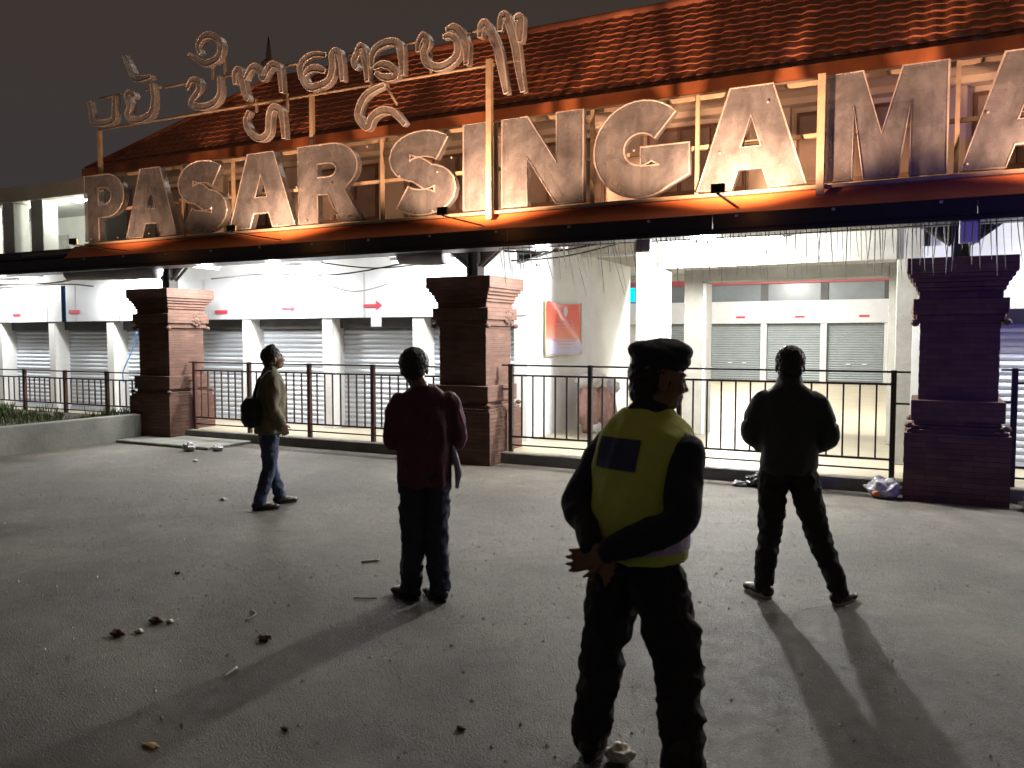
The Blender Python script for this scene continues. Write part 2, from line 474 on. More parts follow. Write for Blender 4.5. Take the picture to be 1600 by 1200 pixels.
# far shop row
fx = -9.02
far_sh = []
while fx < -0.3:
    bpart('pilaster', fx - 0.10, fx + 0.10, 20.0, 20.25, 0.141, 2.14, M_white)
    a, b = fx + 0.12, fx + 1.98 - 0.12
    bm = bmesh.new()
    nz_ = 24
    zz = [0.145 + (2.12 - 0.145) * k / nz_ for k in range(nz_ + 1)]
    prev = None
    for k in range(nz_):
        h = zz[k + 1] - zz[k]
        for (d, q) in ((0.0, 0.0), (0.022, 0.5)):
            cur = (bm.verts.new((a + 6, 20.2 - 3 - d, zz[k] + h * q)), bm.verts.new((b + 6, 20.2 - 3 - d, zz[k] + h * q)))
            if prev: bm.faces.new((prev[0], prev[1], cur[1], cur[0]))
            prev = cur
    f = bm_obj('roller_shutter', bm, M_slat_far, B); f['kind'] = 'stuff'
    box('lock_plate', a + 6.6, a + 6.75, 17.15, 17.17, 0.72, 0.76, M_white, f)
    box('lock_plate', a + 7.1, a + 7.25, 17.15, 17.17, 0.72, 0.76, M_white, f)
    far_sh.append(f)
    fx += 1.98
bpart('far_fascia', -11.7, -0.11, 19.95, 20.25, 2.142, 2.92, M_panel)
bpart('window_band', -11.7, -0.11, 20.10, 20.2, 2.922, 3.52, M_greyglass)
x = -11
while x < -0.3:
    bpart('window_mullion', x - 0.12, x + 0.12, 20.02, 20.095, 2.925, 3.52, M_dark)
    x += 1.98
bpart('red_beam', -11.7, -0.11, 19.93, 20.2, 3.522, 3.70, M_redbeam)
bpart('ceiling_edge', -11.7, -0.11, 19.9, 20.2, 3.702, 3.94, M_concrete)
# lower ceiling over the walkway behind the columns
bpart('walkway_ceiling', -26, 10, -0.55, 1.02, 2.97, 3.04, M_white)
bpart('walkway_ceiling', -26, -5.36, 1.022, 3.0, 2.97, 3.04, M_white)
for x in [-19 + 1.45 * k for k in range(19)]:
    bpart('ceiling_joist', x - 0.03, x + 0.03, -0.5, 1.0, 2.88, 2.968, M_fixture)
# upper storey
YU = 1.6
bpart('floor_slab', -14.3, 10, -0.55, 6, 3.042, 3.12, M_concrete)
bpart('upper_wall', -14.25, 10, YU + 0.1, YU + 0.2, 3.122, 4.9, M_cream)
bpart('upper_cornice', -14.25, 10, YU - 0.12, YU + 0.098, 4.62, 4.90, M_cream, 0.01)
wx = -13.55
while wx < 4:
    # three light clerestory window, frame proud of the glass
    w = 1.36
    for (a, b, c, d) in ((wx, wx + w, 4.49, 4.54), (wx, wx + w, 3.62, 3.67), (wx, wx + 0.05, 3.672, 4.488), (wx + w - 0.05, wx + w, 3.672, 4.488)):
        pass
    f = bpart('window', wx, wx + w, YU + 0.05, YU + 0.098, 3.62, 4.54, M_winframe)
    for k in range(3):
        px0 = wx + 0.04 + k * (w - 0.04) / 3
        box('pane', px0 + 6, px0 + 6 + (w - 0.04) / 3 - 0.04, YU + 0.030 - 3, YU + 0.0485 - 3, 3.67, 4.49, M_glasslit, f)
    box('mullion', wx + 6 + w / 3, wx + 6 + w / 3 + 0.035, YU - 3, YU + 0.029 - 3, 3.66, 4.50, M_winframe, f)
    box('mullion', wx + 6 + 2 * w / 3, wx + 6 + 2 * w / 3 + 0.035, YU - 3, YU + 0.029 - 3, 3.66, 4.50, M_winframe, f)
    bpart('wall_pier', wx + w + 0.07, wx + 1.93, YU - 0.03, YU + 0.099, 3.125, 4.618, M_cream, 0.01)
    bpart('window_sill', wx - 0.04, wx + w + 0.04, YU - 0.06, YU + 0.096, 3.52, 3.585, M_cream)
    wx += 2.0
# open gallery at the left end
bpart('gallery_slab', -26, -14.3, 1.2, 6, 3.12, 3.45, M_black)
for (a, b) in ((-21.8, -21.3), (-20.6, -20.1), (-19.45, -18.95), (-18.35, -17.95), (-17.36, -16.95), (-15.48, -15.05), (-14.9, -14.3)):
    bpart('gallery_pillar', a, b, YU, YU + 0.35, 3.452, 4.60, M_white, 0.01)
bpart('gallery_beam', -26, -14.26, YU - 0.06, YU + 0.4, 4.602, 4.93, M_cream, 0.01)
bpart('gallery_back_wall', -26, -14.3, 4.2, 4.3, 3.452, 5.0, M_white)
bpart('gallery_ceiling', -26, -14.26, YU + 0.402, 4.3, 4.75, 4.93, M_white)
bpart('gallery_end_wall', -14.45, -14.28, YU + 0.36, 4.2, 3.452, 4.748, M_white)
for x in (-24.6, -22.6, -20.6, -18.6, -16.8, -15.3):
    bpart('gallery_door', x, x + 0.75, 4.15, 4.198, 3.455, 4.3, M_fixture)
# tiled roof
SL = math.radians(50.0)
X0, X1 = -14.25, 4.6
E0 = (0.72, 4.80)   # y,z of the eaves
LS = 1.98
XR = -10.9          # where the ridge starts; the left end is hipped
cy, sy = math.cos(SL), math.sin(SL)
rf = empty('roof', (6, -3, 0)); rf.parent = B
bm = bmesh.new()
q = [(X0, E0[0], E0[1]), (X1, E0[0], E0[1]), (X1, E0[0] + LS * cy, E0[1] + LS * sy), (XR, E0[0] + LS * cy, E0[1] + LS * sy)]
vs = [bm.verts.new(p) for p in q]; ws = [bm.verts.new((p[0], p[1] + 0.04, p[2] - 0.08)) for p in q]
bm.faces.new(vs); bm.faces.new(ws[::-1])
for i in range(4): bm.faces.new((vs[i], ws[i], ws[(i + 1) % 4], vs[(i + 1) % 4]))
bmesh.ops.recalc_face_normals(bm, faces=bm.faces[:])
bm_obj('roof_deck', bm, M_tile, rf)
# back slope so the roof is solid
bm = bmesh.new()
ry, rz_ = E0[0] + LS * cy, E0[1] + LS * sy
vs = [bm.verts.new(p) for p in ((XR, ry, rz_), (X1, ry, rz_), (X1, ry + LS * cy, E0[1]), (X0, ry + LS * cy, E0[1]))]
bm.faces.new(vs)
v2 = [bm.verts.new(p) for p in ((X0, E0[0], E0[1]), (XR, ry, rz_), (X0, ry + LS * cy, E0[1]))]
bm.faces.new(v2)
bm_obj('roof_back_slope', bm, M_tile, rf)
# eaves board + soffit
box('eaves_board', X0, X1, 0.62, 0.68, 4.675, 4.82, M_orangeboard, rf)
box('soffit', X0, X1, 0.682, YU - 0.125, 4.70, 4.73, M_cream, rf)
# ridge tiles
bm = bmesh.new()
bm_tube(bm, [(XR - 0.02, ry, rz_ + 0.03), (X1, ry, rz_ + 0.03)], 0.07, 8)
bm_tube(bm, [(X0, E0[0], E0[1] + 0.03), (XR, ry, rz_ + 0.03)], 0.055, 8)
bm_obj('ridge_cap', bm, M_tile, rf, smooth=True)
# individual tiles: curved pantile
tw, te = 0.20, 0.15
bm = bmesh.new()
pts = []
for k in range(7):
    u = k / 6
    pts.append((u * tw, 0.010 * math.sin(2 * math.pi * u) + 0.014))
top = []; bot = []
for (x, h) in pts:
    top.append((bm.verts.new((x, 0, h + 0.022)), bm.verts.new((x, te + 0.03, h))))
    bot.append(bm.verts.new((x, 0, h - 0.006)))
for k in range(6):
    bm.faces.new((top[k][0], top[k + 1][0], top[k + 1][1], top[k][1]))
    bm.faces.new((bot[k], bot[k + 1], top[k + 1][0], top[k][0]))
tile_me = bpy.data.meshes.new('roof_tile'); bm.to_mesh(tile_me); bm.free(); tile_me.materials.append(M_tile)
nrow = int(LS / te); ncol = int((X1 - X0) / tw)
tiles = []
for r_ in range(nrow):
    for c_ in range(ncol):
        x = X0 + c_ * tw
        y = E0[0] + r_ * te * cy; z = E0[1] + r_ * te * sy
        d = (Vector((x, y, z)) - cam.location).length
        if x < X0 + (XR - X0) * (r_ + 0.6) / nrow - 0.05: continue
        seen = x < -0.2 + 0.35 * (nrow - r_) * 0.3 + 1.5
        tiles.append((d + (0 if seen else 100), x, y, z))
tiles.sort()
def tmat(x, y, z):
    j = random.uniform
    return Matrix.Translation((x + j(-.004, .004), y, z + j(-.004, .006))) @ Matrix.Rotation(SL + j(-.012, .012), 4, 'X') @ Matrix.Rotation(j(-.012, .012), 4, 'Z')
for t in tiles[:296]:
    o = link('tile', tile_me, None, rf)
    o.matrix_local = tmat(*t[1:])
verts = []; faces = []
bv = [v.co.copy() for v in tile_me.vertices]; bf = [tuple(p.vertices) for p in tile_me.polygons]
for t in tiles[296:]:
    mtx = tmat(*t[1:]); o0 = len(verts)
    verts += [tuple(mtx @ v) for v in bv]; faces += [tuple(i + o0 for i in f) for f in bf]
me = bpy.data.meshes.new('tiles'); me.from_pydata(verts, [], faces)
o = link('tiles', me, M_tile, rf); o['kind'] = 'stuff'
# ridge end ornament
bm = bmesh.new()
for (z0, z1, r0, r1) in ((0, .12, .20, .22), (.12, .2, .22, .12), (.2, .34, .12, .17), (.34, .42, .17, .07), (.42, .9, .07, .012)):
    bmesh.ops.create_cone(bm, cap_ends=True, segments=8, radius1=r0, radius2=r1, depth=z1 - z0, matrix=Matrix.Translation((0, 0, (z0 + z1) / 2)))
o = bm_obj('roof_finial', bm, M_spire, rf); o.location = (XR + 0.05, ry, rz_ + 0.06); o.scale = (.85, .85, .85)

# ------------------------------------------------------------------ entrance canopy with black fascia
C_ = empty('entrance_canopy', (-6, -1, 2.7))
tag(C_, 'flat entrance canopy with a black fascia and uplit orange brown upper band', 'canopy')
def cpart(name, x0, x1, y0, y1, z0, z1, m, bev=0.0):
    return box(name, x0 + 6, x1 + 6, y0 + 1, y1 + 1, z0 - 2.7, z1 - 2.7, m, C_, bev)
seg_w = 2.4
x = -26.0
while x < 8:
    cpart('fascia_panel', x + 0.004, x + seg_w - 0.004, -1.0, -0.95, 2.775, 2.925, M_black, 0.003)
    x += seg_w
cpart('lower_beam', -26, 8, -0.985, -0.60, 2.72, 2.768, M_black, 0.004)
cpart('edge_trim', -26, 8, -1.012, -0.955, 2.7685, 2.7745, M_iron)
cpart('canopy_soffit', -26, 8, -0.60, -0.552, 2.90, 3.04, M_black)
cpart('canopy_deck', -26, 8, -0.949, -0.602, 2.90, 2.95, M_black)
# sloped brown band: catches the lamps
bm = bmesh.new()
q = [(-12.5, -1.0, 2.928), (8, -1.0, 2.928), (8, -0.80, 3.135), (-12.5, -0.80, 3.135)]
a = [bm.verts.new((p[0] + 6, p[1] + 1, p[2] - 2.7)) for p in q]; b = [bm.verts.new((p[0] + 6, p[1] + 1.03, p[2] - 2.72)) for p in q]
bm.faces.new(a); bm.faces.new(b[::-1])
for i in range(4): bm.faces.new((a[i], b[i], b[(i + 1) % 4], a[(i + 1) % 4]))
bmesh.ops.recalc_face_normals(bm, faces=bm.faces[:])
bm_obj('upper_band', bm, M_brown, C_)
cpart('band_cap', -12.5, 8, -0.80, -0.56, 3.125, 3.14, M_brown)
cpart('edge_trim', -26, -12.5, -0.99, -0.7, 2.958, 3.0, M_black)
# bolts on the fascia
for x in [-12 + 0.93 * k for k in range(15)]:
    cpart('bolt', x, x + 0.03, -1.012, -1.0, 2.885, 2.91, M_fixture)

# ------------------------------------------------------------------ carved brick columns
PROF = [(0.0, 0.69, .4686), (0.69, 0.725, .445), (0.725, 0.765, .41), (0.765, 0.81, .385), (0.81, 1.02, .415), (1.02, 1.80, .3526),
        (1.80, 1.88, .388), (1.88, 2.035, .418), (2.035, 2.11, .368), (2.11, 2.15, .388), (2.15, 2.20, .405), (2.20, 2.24, .432), (2.24, 2.285, .458), (2.285, 2.437, .482)]
PN = ['pedestal', 'base_moulding', 'base_moulding', 'base_moulding', 'base_block', 'shaft', 'collar', 'neck_block', 'neck', 'capital_step', 'capital_step', 'capital_step', 'capital_step', 'capital']
def steel_post(root):
    bm = bmesh.new()
    bm_box(bm, -0.085, -0.07, -0.09, 0.09, 2.437, 2.90)
    bm_box(bm, 0.07, 0.085, -0.09, 0.09, 2.437, 2.90)
    bm_box(bm, -0.069, 0.069, -0.012, 0.012, 2.437, 2.90)
    bm_box(bm, -0.13, 0.13, -0.13, 0.13, 2.4375, 2.455)
    bm_obj('steel_post', bm, M_iron, root)
    for s in (-1, 1):
        bm = bmesh.new()
        for k in range(2):
            y = -0.05 + 0.1 * k
            bm_tube(bm, [(s * 0.09, y, 2.60), (s * 0.42, y, 2.86)], 0.022, 6)
        # gusset plate
        a = [bm.verts.new(p) for p in ((s * 0.086, -0.01, 2.60), (s * 0.40, -0.01, 2.89), (s * 0.086, -0.01, 2.89))]
        b = [bm.verts.new(p) for p in ((s * 0.086, 0.01, 2.60), (s * 0.40, 0.01, 2.89), (s * 0.086, 0.01, 2.89))]
        bm.faces.new(a); bm.faces.new(b[::-1])
        for i in range(3): bm.faces.new((a[i], b[i], b[(i + 1) % 3], a[(i + 1) % 3]))
        bm_obj('knee_brace', bm, M_iron, root)
def column(x, label):
    t = empty('brick_column', (x, 0, 0)); tag(t, label, 'column', 'carved brick columns carrying the canopy')
    rr = random.Random(int(x * 10))
    for (z0, z1, h), n in zip(PROF, PN):
        bm = bmesh.new()
        if n in ('shaft', 'pedestal'):
            # courses, each a hair in or out
            z = z0
            while z < z1 - 0.01:
                zz = min(z + 0.055, z1)
                e = rr.uniform(-0.004, 0.001)
                bm_box(bm, -h - e, h + e, -h - e, h + e, z + (0.0015 if z > z0 else 0.0), zz - 0.0015)
                z = zz
            bm_box(bm, -h + 0.008, h - 0.008, -h + 0.008, h - 0.008, z0 + 0.001, z1 - 0.001)
        else:
            bm_box(bm, -h, h, -h, h, z0, z1, 0.006)
        bm_obj(n, bm, M_brick, t)
    # carved corner leaves on the upper step and base
    for (z, h, sz) in ((1.80, .40, .07), (0.765, .43, .065)):
        bm = bmesh.new()
        for sx in (-1, 1):
            for sy in (-1, 1):
                m = Matrix.Translation((sx * h, sy * h, z)) @ Matrix.Diagonal((1.0, 1.0, 0.8, 1))
                bmesh.ops.create_icosphere(bm, subdivisions=2, radius=sz * 0.6, matrix=m)
        bm_obj('carved_leaf', bm, M_brick, t, smooth=True)
    # rosette on the inward faces
    for s in (1, -1):
        bm = bmesh.new()
        bmesh.ops.create_icosphere(bm, subdivisions=2, radius=0.085, matrix=Matrix.Translation((s * 0.37, 0.16, 1.93)) @ Matrix.Diagonal((0.9, 1, 1, 1)))
        for k in range(8):
            a = k * math.pi / 4
            bmesh.ops.create_icosphere(bm, subdivisions=1, radius=0.035, matrix=Matrix.Translation((s * 0.40, 0.16 + 0.08 * math.cos(a), 1.93 + 0.08 * math.sin(a))))
        bm_obj('rosette', bm, M_brick, t, smooth=True)
    steel_post(t)
    return t
column(-11.224, 'leftmost carved brick column, its orange brick side lit, beside the planter wall')
column(-5.396, 'middle carved brick column behind the man in the maroon jacket')
column(0.306, 'large dark carved brick column at the right, tinted blue on its street face')
# steel hook bracket on the middle column
tube('bracket', [(0.36, 0.28, 2.02), (0.42, 0.28, 1.96), (0.36, 0.28, 1.90), (0.42, 0.28, 1.80)], 0.012, M_iron, bpy.data.objects['brick_column.001'], 6)

# ------------------------------------------------------------------ railings
def bar_mesh(name, w, d, h, m):
    bm = bmesh.new(); bm_box(bm, -w / 2, w / 2, -d / 2, d / 2, 0, h)
    me = bpy.data.meshes.new(name); bm.to_mesh(me); bm.free(); me.materials.append(m); return me
def railing(x0, x1, posts_, label, zb, zt, m, pitch=0.157, ext=(0, 0), y=0.0, low=True):
    t = empty('railing', (x0, y, zb)); tag(t, label, 'railing', 'iron railings between the columns')
    H = zt - zb
    pm = bar_mesh('railing_post', 0.055, 0.055, H + 0.01, m); bmsh = bar_mesh('baluster', 0.018, 0.018, (H - 0.14 - 0.20) - 0.026, m)
    for p in posts_: link('railing_post', pm, None, t, (p - x0, 0, 0))
    ps = sorted(posts_)
    def rail(a, b, z, hh, dd, n):
        box(n, a, b, -dd / 2, dd / 2, z - hh / 2, z + hh / 2, m, t)
    for a, b in zip(ps[:-1], ps[1:]):
        a_, b_ = a - x0 + 0.028, b - x0 - 0.028
        rail(a_, b_, H - 0.008, 0.022, 0.04, 'top_rail')
        rail(a_, b_, H - 0.14, 0.024, 0.024, 'upper_rail')
        rail(a_, b_, 0.20, 0.024, 0.024, 'lower_rail')
        if low: rail(a_, b_, 0.09, 0.018, 0.024, 'bottom_rail')
        n = max(1, round((b - a) / pitch))
        for k in range(1, n):
            link('baluster', bmsh, None, t, (a - x0 + (b - a) * k / n, 0, 0.213))
    if ext[0]: rail(-ext[0], -0.028, H - 0.008, 0.02, 0.03, 'stub_rail'); rail(-ext[0], -0.028, 0.72 * H, 0.02, 0.03, 'stub_rail')
    if ext[1]: rail(ps[-1] - x0 + 0.028, ps[-1] - x0 + ext[1], H - 0.008, 0.02, 0.03, 'stub_rail'); rail(ps[-1] - x0 + 0.028, ps[-1] - x0 + ext[1], 0.70 * H, 0.02, 0.03, 'stub_rail')
    return t
railing(-10.70, -5.92, [-10.70, -9.50, -8.28, -7.10, -5.92], 'reddish iron railing between the left and middle brick columns', 0.14, 1.25, M_redoxide, ext=(0.12, 0.15))
railing(-4.86, -0.28, [-4.86, -3.74, -2.60, -1.44, -0.28], 'dark iron railing in front of the wide gateway, right of the middle column', 0.14, 1.29, M_iron, ext=(0.13, 0.16))
railing(0.82, 4.4, [0.82, 2.0, 3.2, 4.4], 'dark iron railing starting right of the rightmost column', 0.14, 1.33, M_iron, ext=(0.12, 0))
railing(-17.6, -11.75, [-17.6, -16.4, -15.25, -14.05, -12.9, -11.75], 'low rusty railing behind the grass planter at the far left', 0.24, 1.04, M_redoxide, y=0.02)

# ------------------------------------------------------------------ planter with grass
P = empty('planter', (-11.5, -3.2, 0)); tag(P, 'long low concrete planter wall left of the leftmost column with grass inside', 'planter')
def ppart(name, x0, x1, y0, y1, z0, z1, m, bev=0.0):
    return box(name, x0 + 11.5, x1 + 11.5, y0 + 3.2, y1 + 3.2, z0, z1, m, P, bev)
ppart('planter_wall', -11.60, -11.40, -7.5, -0.48, -0.03, 0.40, M_planter, 0.012)
ppart('soil', -17.5, -11.605, -7.5, -0.17, -0.03, 0.30, M_soil)
verts = []; faces = []
rg = random.Random(4)
for i in range(5200):
    x = rg.uniform(-17.2, -11.66); y = -0.2 - abs(rg.gauss(0, 1.1))
    if y < -7: continue
    dens = noise.noise(Vector((x * 1.3, y * 1.3, 0)))
    if dens < -0.12: continue
    h = rg.uniform(0.03, 0.13) * (1.0 + 0.8 * max(0, dens) + (0.6 if y > -0.8 else 0)); a = rg.uniform(0, 6.28); w = 0.008
    dx, dy = math.cos(a) * w, math.sin(a) * w; lx, ly = rg.gauss(0, 0.03), rg.gauss(0, 0.03)
    o0 = len(verts)
    verts += [(x - dx, y - dy, 0.29), (x + dx, y + dy, 0.29), (x + lx * .4 + dx * .6, y + ly * .4 + dy * .6, 0.29 + h * .6), (x + lx, y + ly, 0.29 + h)]
    faces += [(o0, o0 + 1, o0 + 2), (o0, o0 + 2, o0 + 3)]
me = bpy.data.meshes.new('grass'); me.from_pydata(verts, [], faces)
gr = link('grass', me, M_grass); tag(gr, 'patchy grass growing in the concrete planter at the left', 'grass', kind='stuff')

# ------------------------------------------------------------------ latin letter sign
SY = -0.85
LS_ = empty('market_name_sign', (-6, SY, 3.14)); tag(LS_, 'huge clear acrylic capitals PASAR SINGAMA on a steel frame above the canopy', 'sign')
def offset_ribbon(pts, hw, caps=0):
    P_ = [Vector((p[0], p[1])) for p in pts]
    L_, R_ = [], []
    for i, p in enumerate(P_):
        t = (P_[min(i + 1, len(P_) - 1)] - P_[max(i - 1, 0)]).normalized()
        n = Vector((-t.y, t.x))
        w = hw[i] if isinstance(hw, (list, tuple)) else hw
        L_.append(p + n * w); R_.append(p - n * w)
    return [tuple(v) for v in L_ + R_[::-1]]
def arc(cx, cy_, rx, ry_, a0, a1, n=14):
    return [(cx + rx * math.cos(R(a0 + (a1 - a0) * i / n)), cy_ + ry_ * math.sin(R(a0 + (a1 - a0) * i / n))) for i in range(n + 1)]
H_ = 1.03
def gl_P(w):
    s = 0.30 * w / 0.85
    o = [(0, 0), (s, 0), (s, 0.36)] + [(w * .55, 0.36)] + arc(w * .55, 0.36 + 0.335, w * .45, 0.335, -90, 90)[1:] + [(0, H_)]
    h = [(s, 0.56), (w * .50, 0.56)] + arc(w * .50, 0.695, w * .18, 0.135, -90, 90, 8)[1:-1] + [(w * .50, 0.83), (s, 0.83)]
    return [o, h]
def gl_A(w):
    s = 0.345 * w / 1.05
    o = [(0, 0), (s * 1.02, 0), (w * .5 - w * .19, 0.20), (w * .5 + w * .19, 0.20), (w - s * 1.02, 0), (w, 0), (w * .5 + s * .60, H_), (w * .5 - s * .60, H_)]
    o = [(0, 0), (s, 0), (s + w * .06, 0.20), (w - s - w * .06, 0.20), (w - s, 0), (w, 0), (w * .5 + s * .60, H_), (w * .5 - s * .60, H_)]
    h = [(w * .5 - w * .095, 0.42), (w * .5 + w * .095, 0.42), (w * .5, 0.74)]
    return [o, h]
def gl_R(w):
    s = 0.33
    o = [(0, 0), (s, 0), (s, 0.37), (w * .48, 0.37), (w - s * 1.08, 0), (w, 0), (w * .74, 0.41)] + arc(w * .54, 0.40 + 0.315, w * .40, 0.315, -50, 90)[0:] + [(0, H_)]
    h = [(s, 0.60), (w * .50, 0.60)] + arc(w * .50, 0.69, w * .11, 0.09, -90, 90, 8)[1:-1] + [(w * .50, 0.78), (s, 0.78)]
    return [o, h]
def gl_I(w):
    return [[(0, 0), (w, 0), (w, H_), (0, H_)]]
def gl_N(w):
    s = 0.33
    return [[(0, 0), (s, 0), (s, 0.56), (w - s * 1.0, 0), (w, 0), (w, H_), (w - s, H_), (w - s, 0.47), (s * 1.0, H_), (0, H_)]]
def gl_M(w):
    s = 0.31
    return [[(0, 0), (s, 0), (s, 0.70), (w * .5 - 0.15, 0), (w * .5 + 0.15, 0), (w - s, 0.70), (w - s, 0), (w, 0), (w, H_), (w - s * 1.25, H_), (w * .5, 0.42), (s * 1.25, H_), (0, H_)]]
def gl_S(w):
    h = 0.158
    c = arc(w * .5, H_ - .31, w * .5 - h, .31 - h * .97, 28, 270, 16) [0:] 
    c = c[:-1] + [(w * .5, H_ * .5 + .005)] + arc(w * .5, .31, w * .5 - h, .31 - h * .97, 90, -152, 16)[1:]
    return [offset_ribbon(c, h)]
def gl_G(w):
    h = 0.155
    c = arc(w * .5, H_ * .5, w * .5 - h, H_ * .5 - h * .95, 42, 345, 26)
    c = c + [(w - h, H_ * .47)]
    o = offset_ribbon(c, h)
    n = len(c)
    Lp, Rp = o[:n], o[n:]
    # crossbar to the inside
    o = Lp + [(w * .50, H_ * .52), (w * .50, H_ * .52 - .0)] [:0] + Rp
    return [o, None]
def letter_mesh(loops, depth, bev=True):
    cu = bpy.data.curves.new('tmp', 'CURVE'); cu.dimensions = '2D'; cu.fill_mode = 'BOTH'; cu.extrude = depth / 2
    for lp in loops:
        s = cu.splines.new('POLY'); s.points.add(len(lp) - 1)
        for i, p in enumerate(lp): s.points[i].co = (p[0], p[1], 0, 1)
        s.use_cyclic_u = True
    o = bpy.data.objects.new('tmp', cu); COL.objects.link(o)
    dg = bpy.context.evaluated_depsgraph_get(); dg.update()
    me = bpy.data.meshes.new_from_object(o.evaluated_get(dg))
    bpy.data.objects.remove(o); bpy.data.curves.remove(cu)
    me.transform(Matrix.Rotation(R(90), 4, 'X'))
    me.materials.clear()
    return me
def add_letter(root, name, loops, x, z, label=None, depth=0.10, m=None, rim=0.010, rimm=None):
    loops = [l for l in loops if l]
    me = letter_mesh(loops, depth); me.name = name
    o = link(name, me, m or M_acrylic, root, (x, 0, z))
    bm = bmesh.new()
    for lp in loops:
        bm_tube(bm, [(p[0], -depth / 2 - 0.002, p[1]) for p in lp], rim, 5, close=True)
    bm_obj('edge_trim', bm, rimm or M_rim, o)
    if label: o['label'] = label
    return o
LET = [('P', -12.07, .93), ('A', -11.10, 1.10), ('S', -9.95, .98), ('A', -8.93, 1.22), ('R', -7.64, 1.05), ('S', -6.14, .98), ('I', -5.05, .33), ('N', -4.52, 1.03), ('G', -3.36, 1.08), ('A', -2.19, 1.09), ('M', -0.98, 1.12), ('A', 0.25, 1.10)]
for ch, x, w in LET:
    fn = dict(P=gl_P, A=gl_A, S=gl_S, R=gl_R, I=gl_I, N=gl_N, G=gl_G, M=gl_M)[ch](w)
    z0 = 3.185 - 3.14
    if ch == 'G':
        h = 0.175
        c = arc(w * .5, H_ * .5, w * .5 - h, H_ * .5 - h * .95, 42, 330, 26)
        c += [(w - h, H_ * .28)]
        c = c[:-1]
        o_ = offset_ribbon(c, h); n = len(c)
        Lp, Rp = o_[:n], o_[n:]
        # ribbon left side is inside the bowl; join a spur: vertical arm and crossbar
        inner_end, outer_end = Lp[-1], Rp[0]
        spur = [(w * .70, H_ * .32), (w * .50, H_ * .32), (w * .50, H_ * .52), (w, H_ * .52), (w, H_ * .20)]
        fn = [Lp[:-2] + spur + Rp[2:]]
    add_letter(LS_, 'letter', fn, x + 6, z0, label='clear acrylic capital letter ' + ch)
def fpart(root, name, a, b, r, m=M_rail):
    return tube(name, [a, b], r, m, root, 6)
yb = 0.10
for (z) in (4.205, 3.68, 3.165):
    for (a, b) in ((-12.1, -8.2), (-8.19, -4.2), (-4.19, -1.0), (-0.99, 2.6)):
        o = box('frame_rail', a + 6, b + 6, yb - 0.02, yb + 0.02, z - 3.14 - 0.02, z - 3.14 + 0.02, M_rail, LS_)
for x in (-12.0, -9.97, -8.95, -6.33, -4.66, -3.42, -2.22, -0.96, 0.22, 1.4):
    box('frame_upright', x + 6 - 0.02, x + 6 + 0.02, yb - 0.061, yb - 0.0205, 0.0, 1.08, M_rail, LS_)
box('frame_ledge', -6.1, 8.6, -0.06, 0.14, -0.015, 0.015, M_rail, LS_)
for x in (-4.66, -0.96):
    box('front_post', x + 6 - 0.035, x + 6 + 0.035, -0.135, -0.075, -0.09, 1.78 if x < -2 else 1.08, M_rail, LS_)
# small LED dots inside the acrylic
rg = random.Random(9)
dot_me = None
bm = bmesh.new(); bmesh.ops.create_icosphere(bm, subdivisions=1, radius=0.016); dot_me = bpy.data.meshes.new('led_stud'); bm.to_mesh(dot_me); bm.free(); dot_me.materials.append(M_rim)
for k in range(34):
    link('led_stud', dot_me, None, LS_, (rg.uniform(-6, 7), -0.065, rg.choice([rg.uniform(.05, .1), rg.uniform(.05, 1.0), .55])))

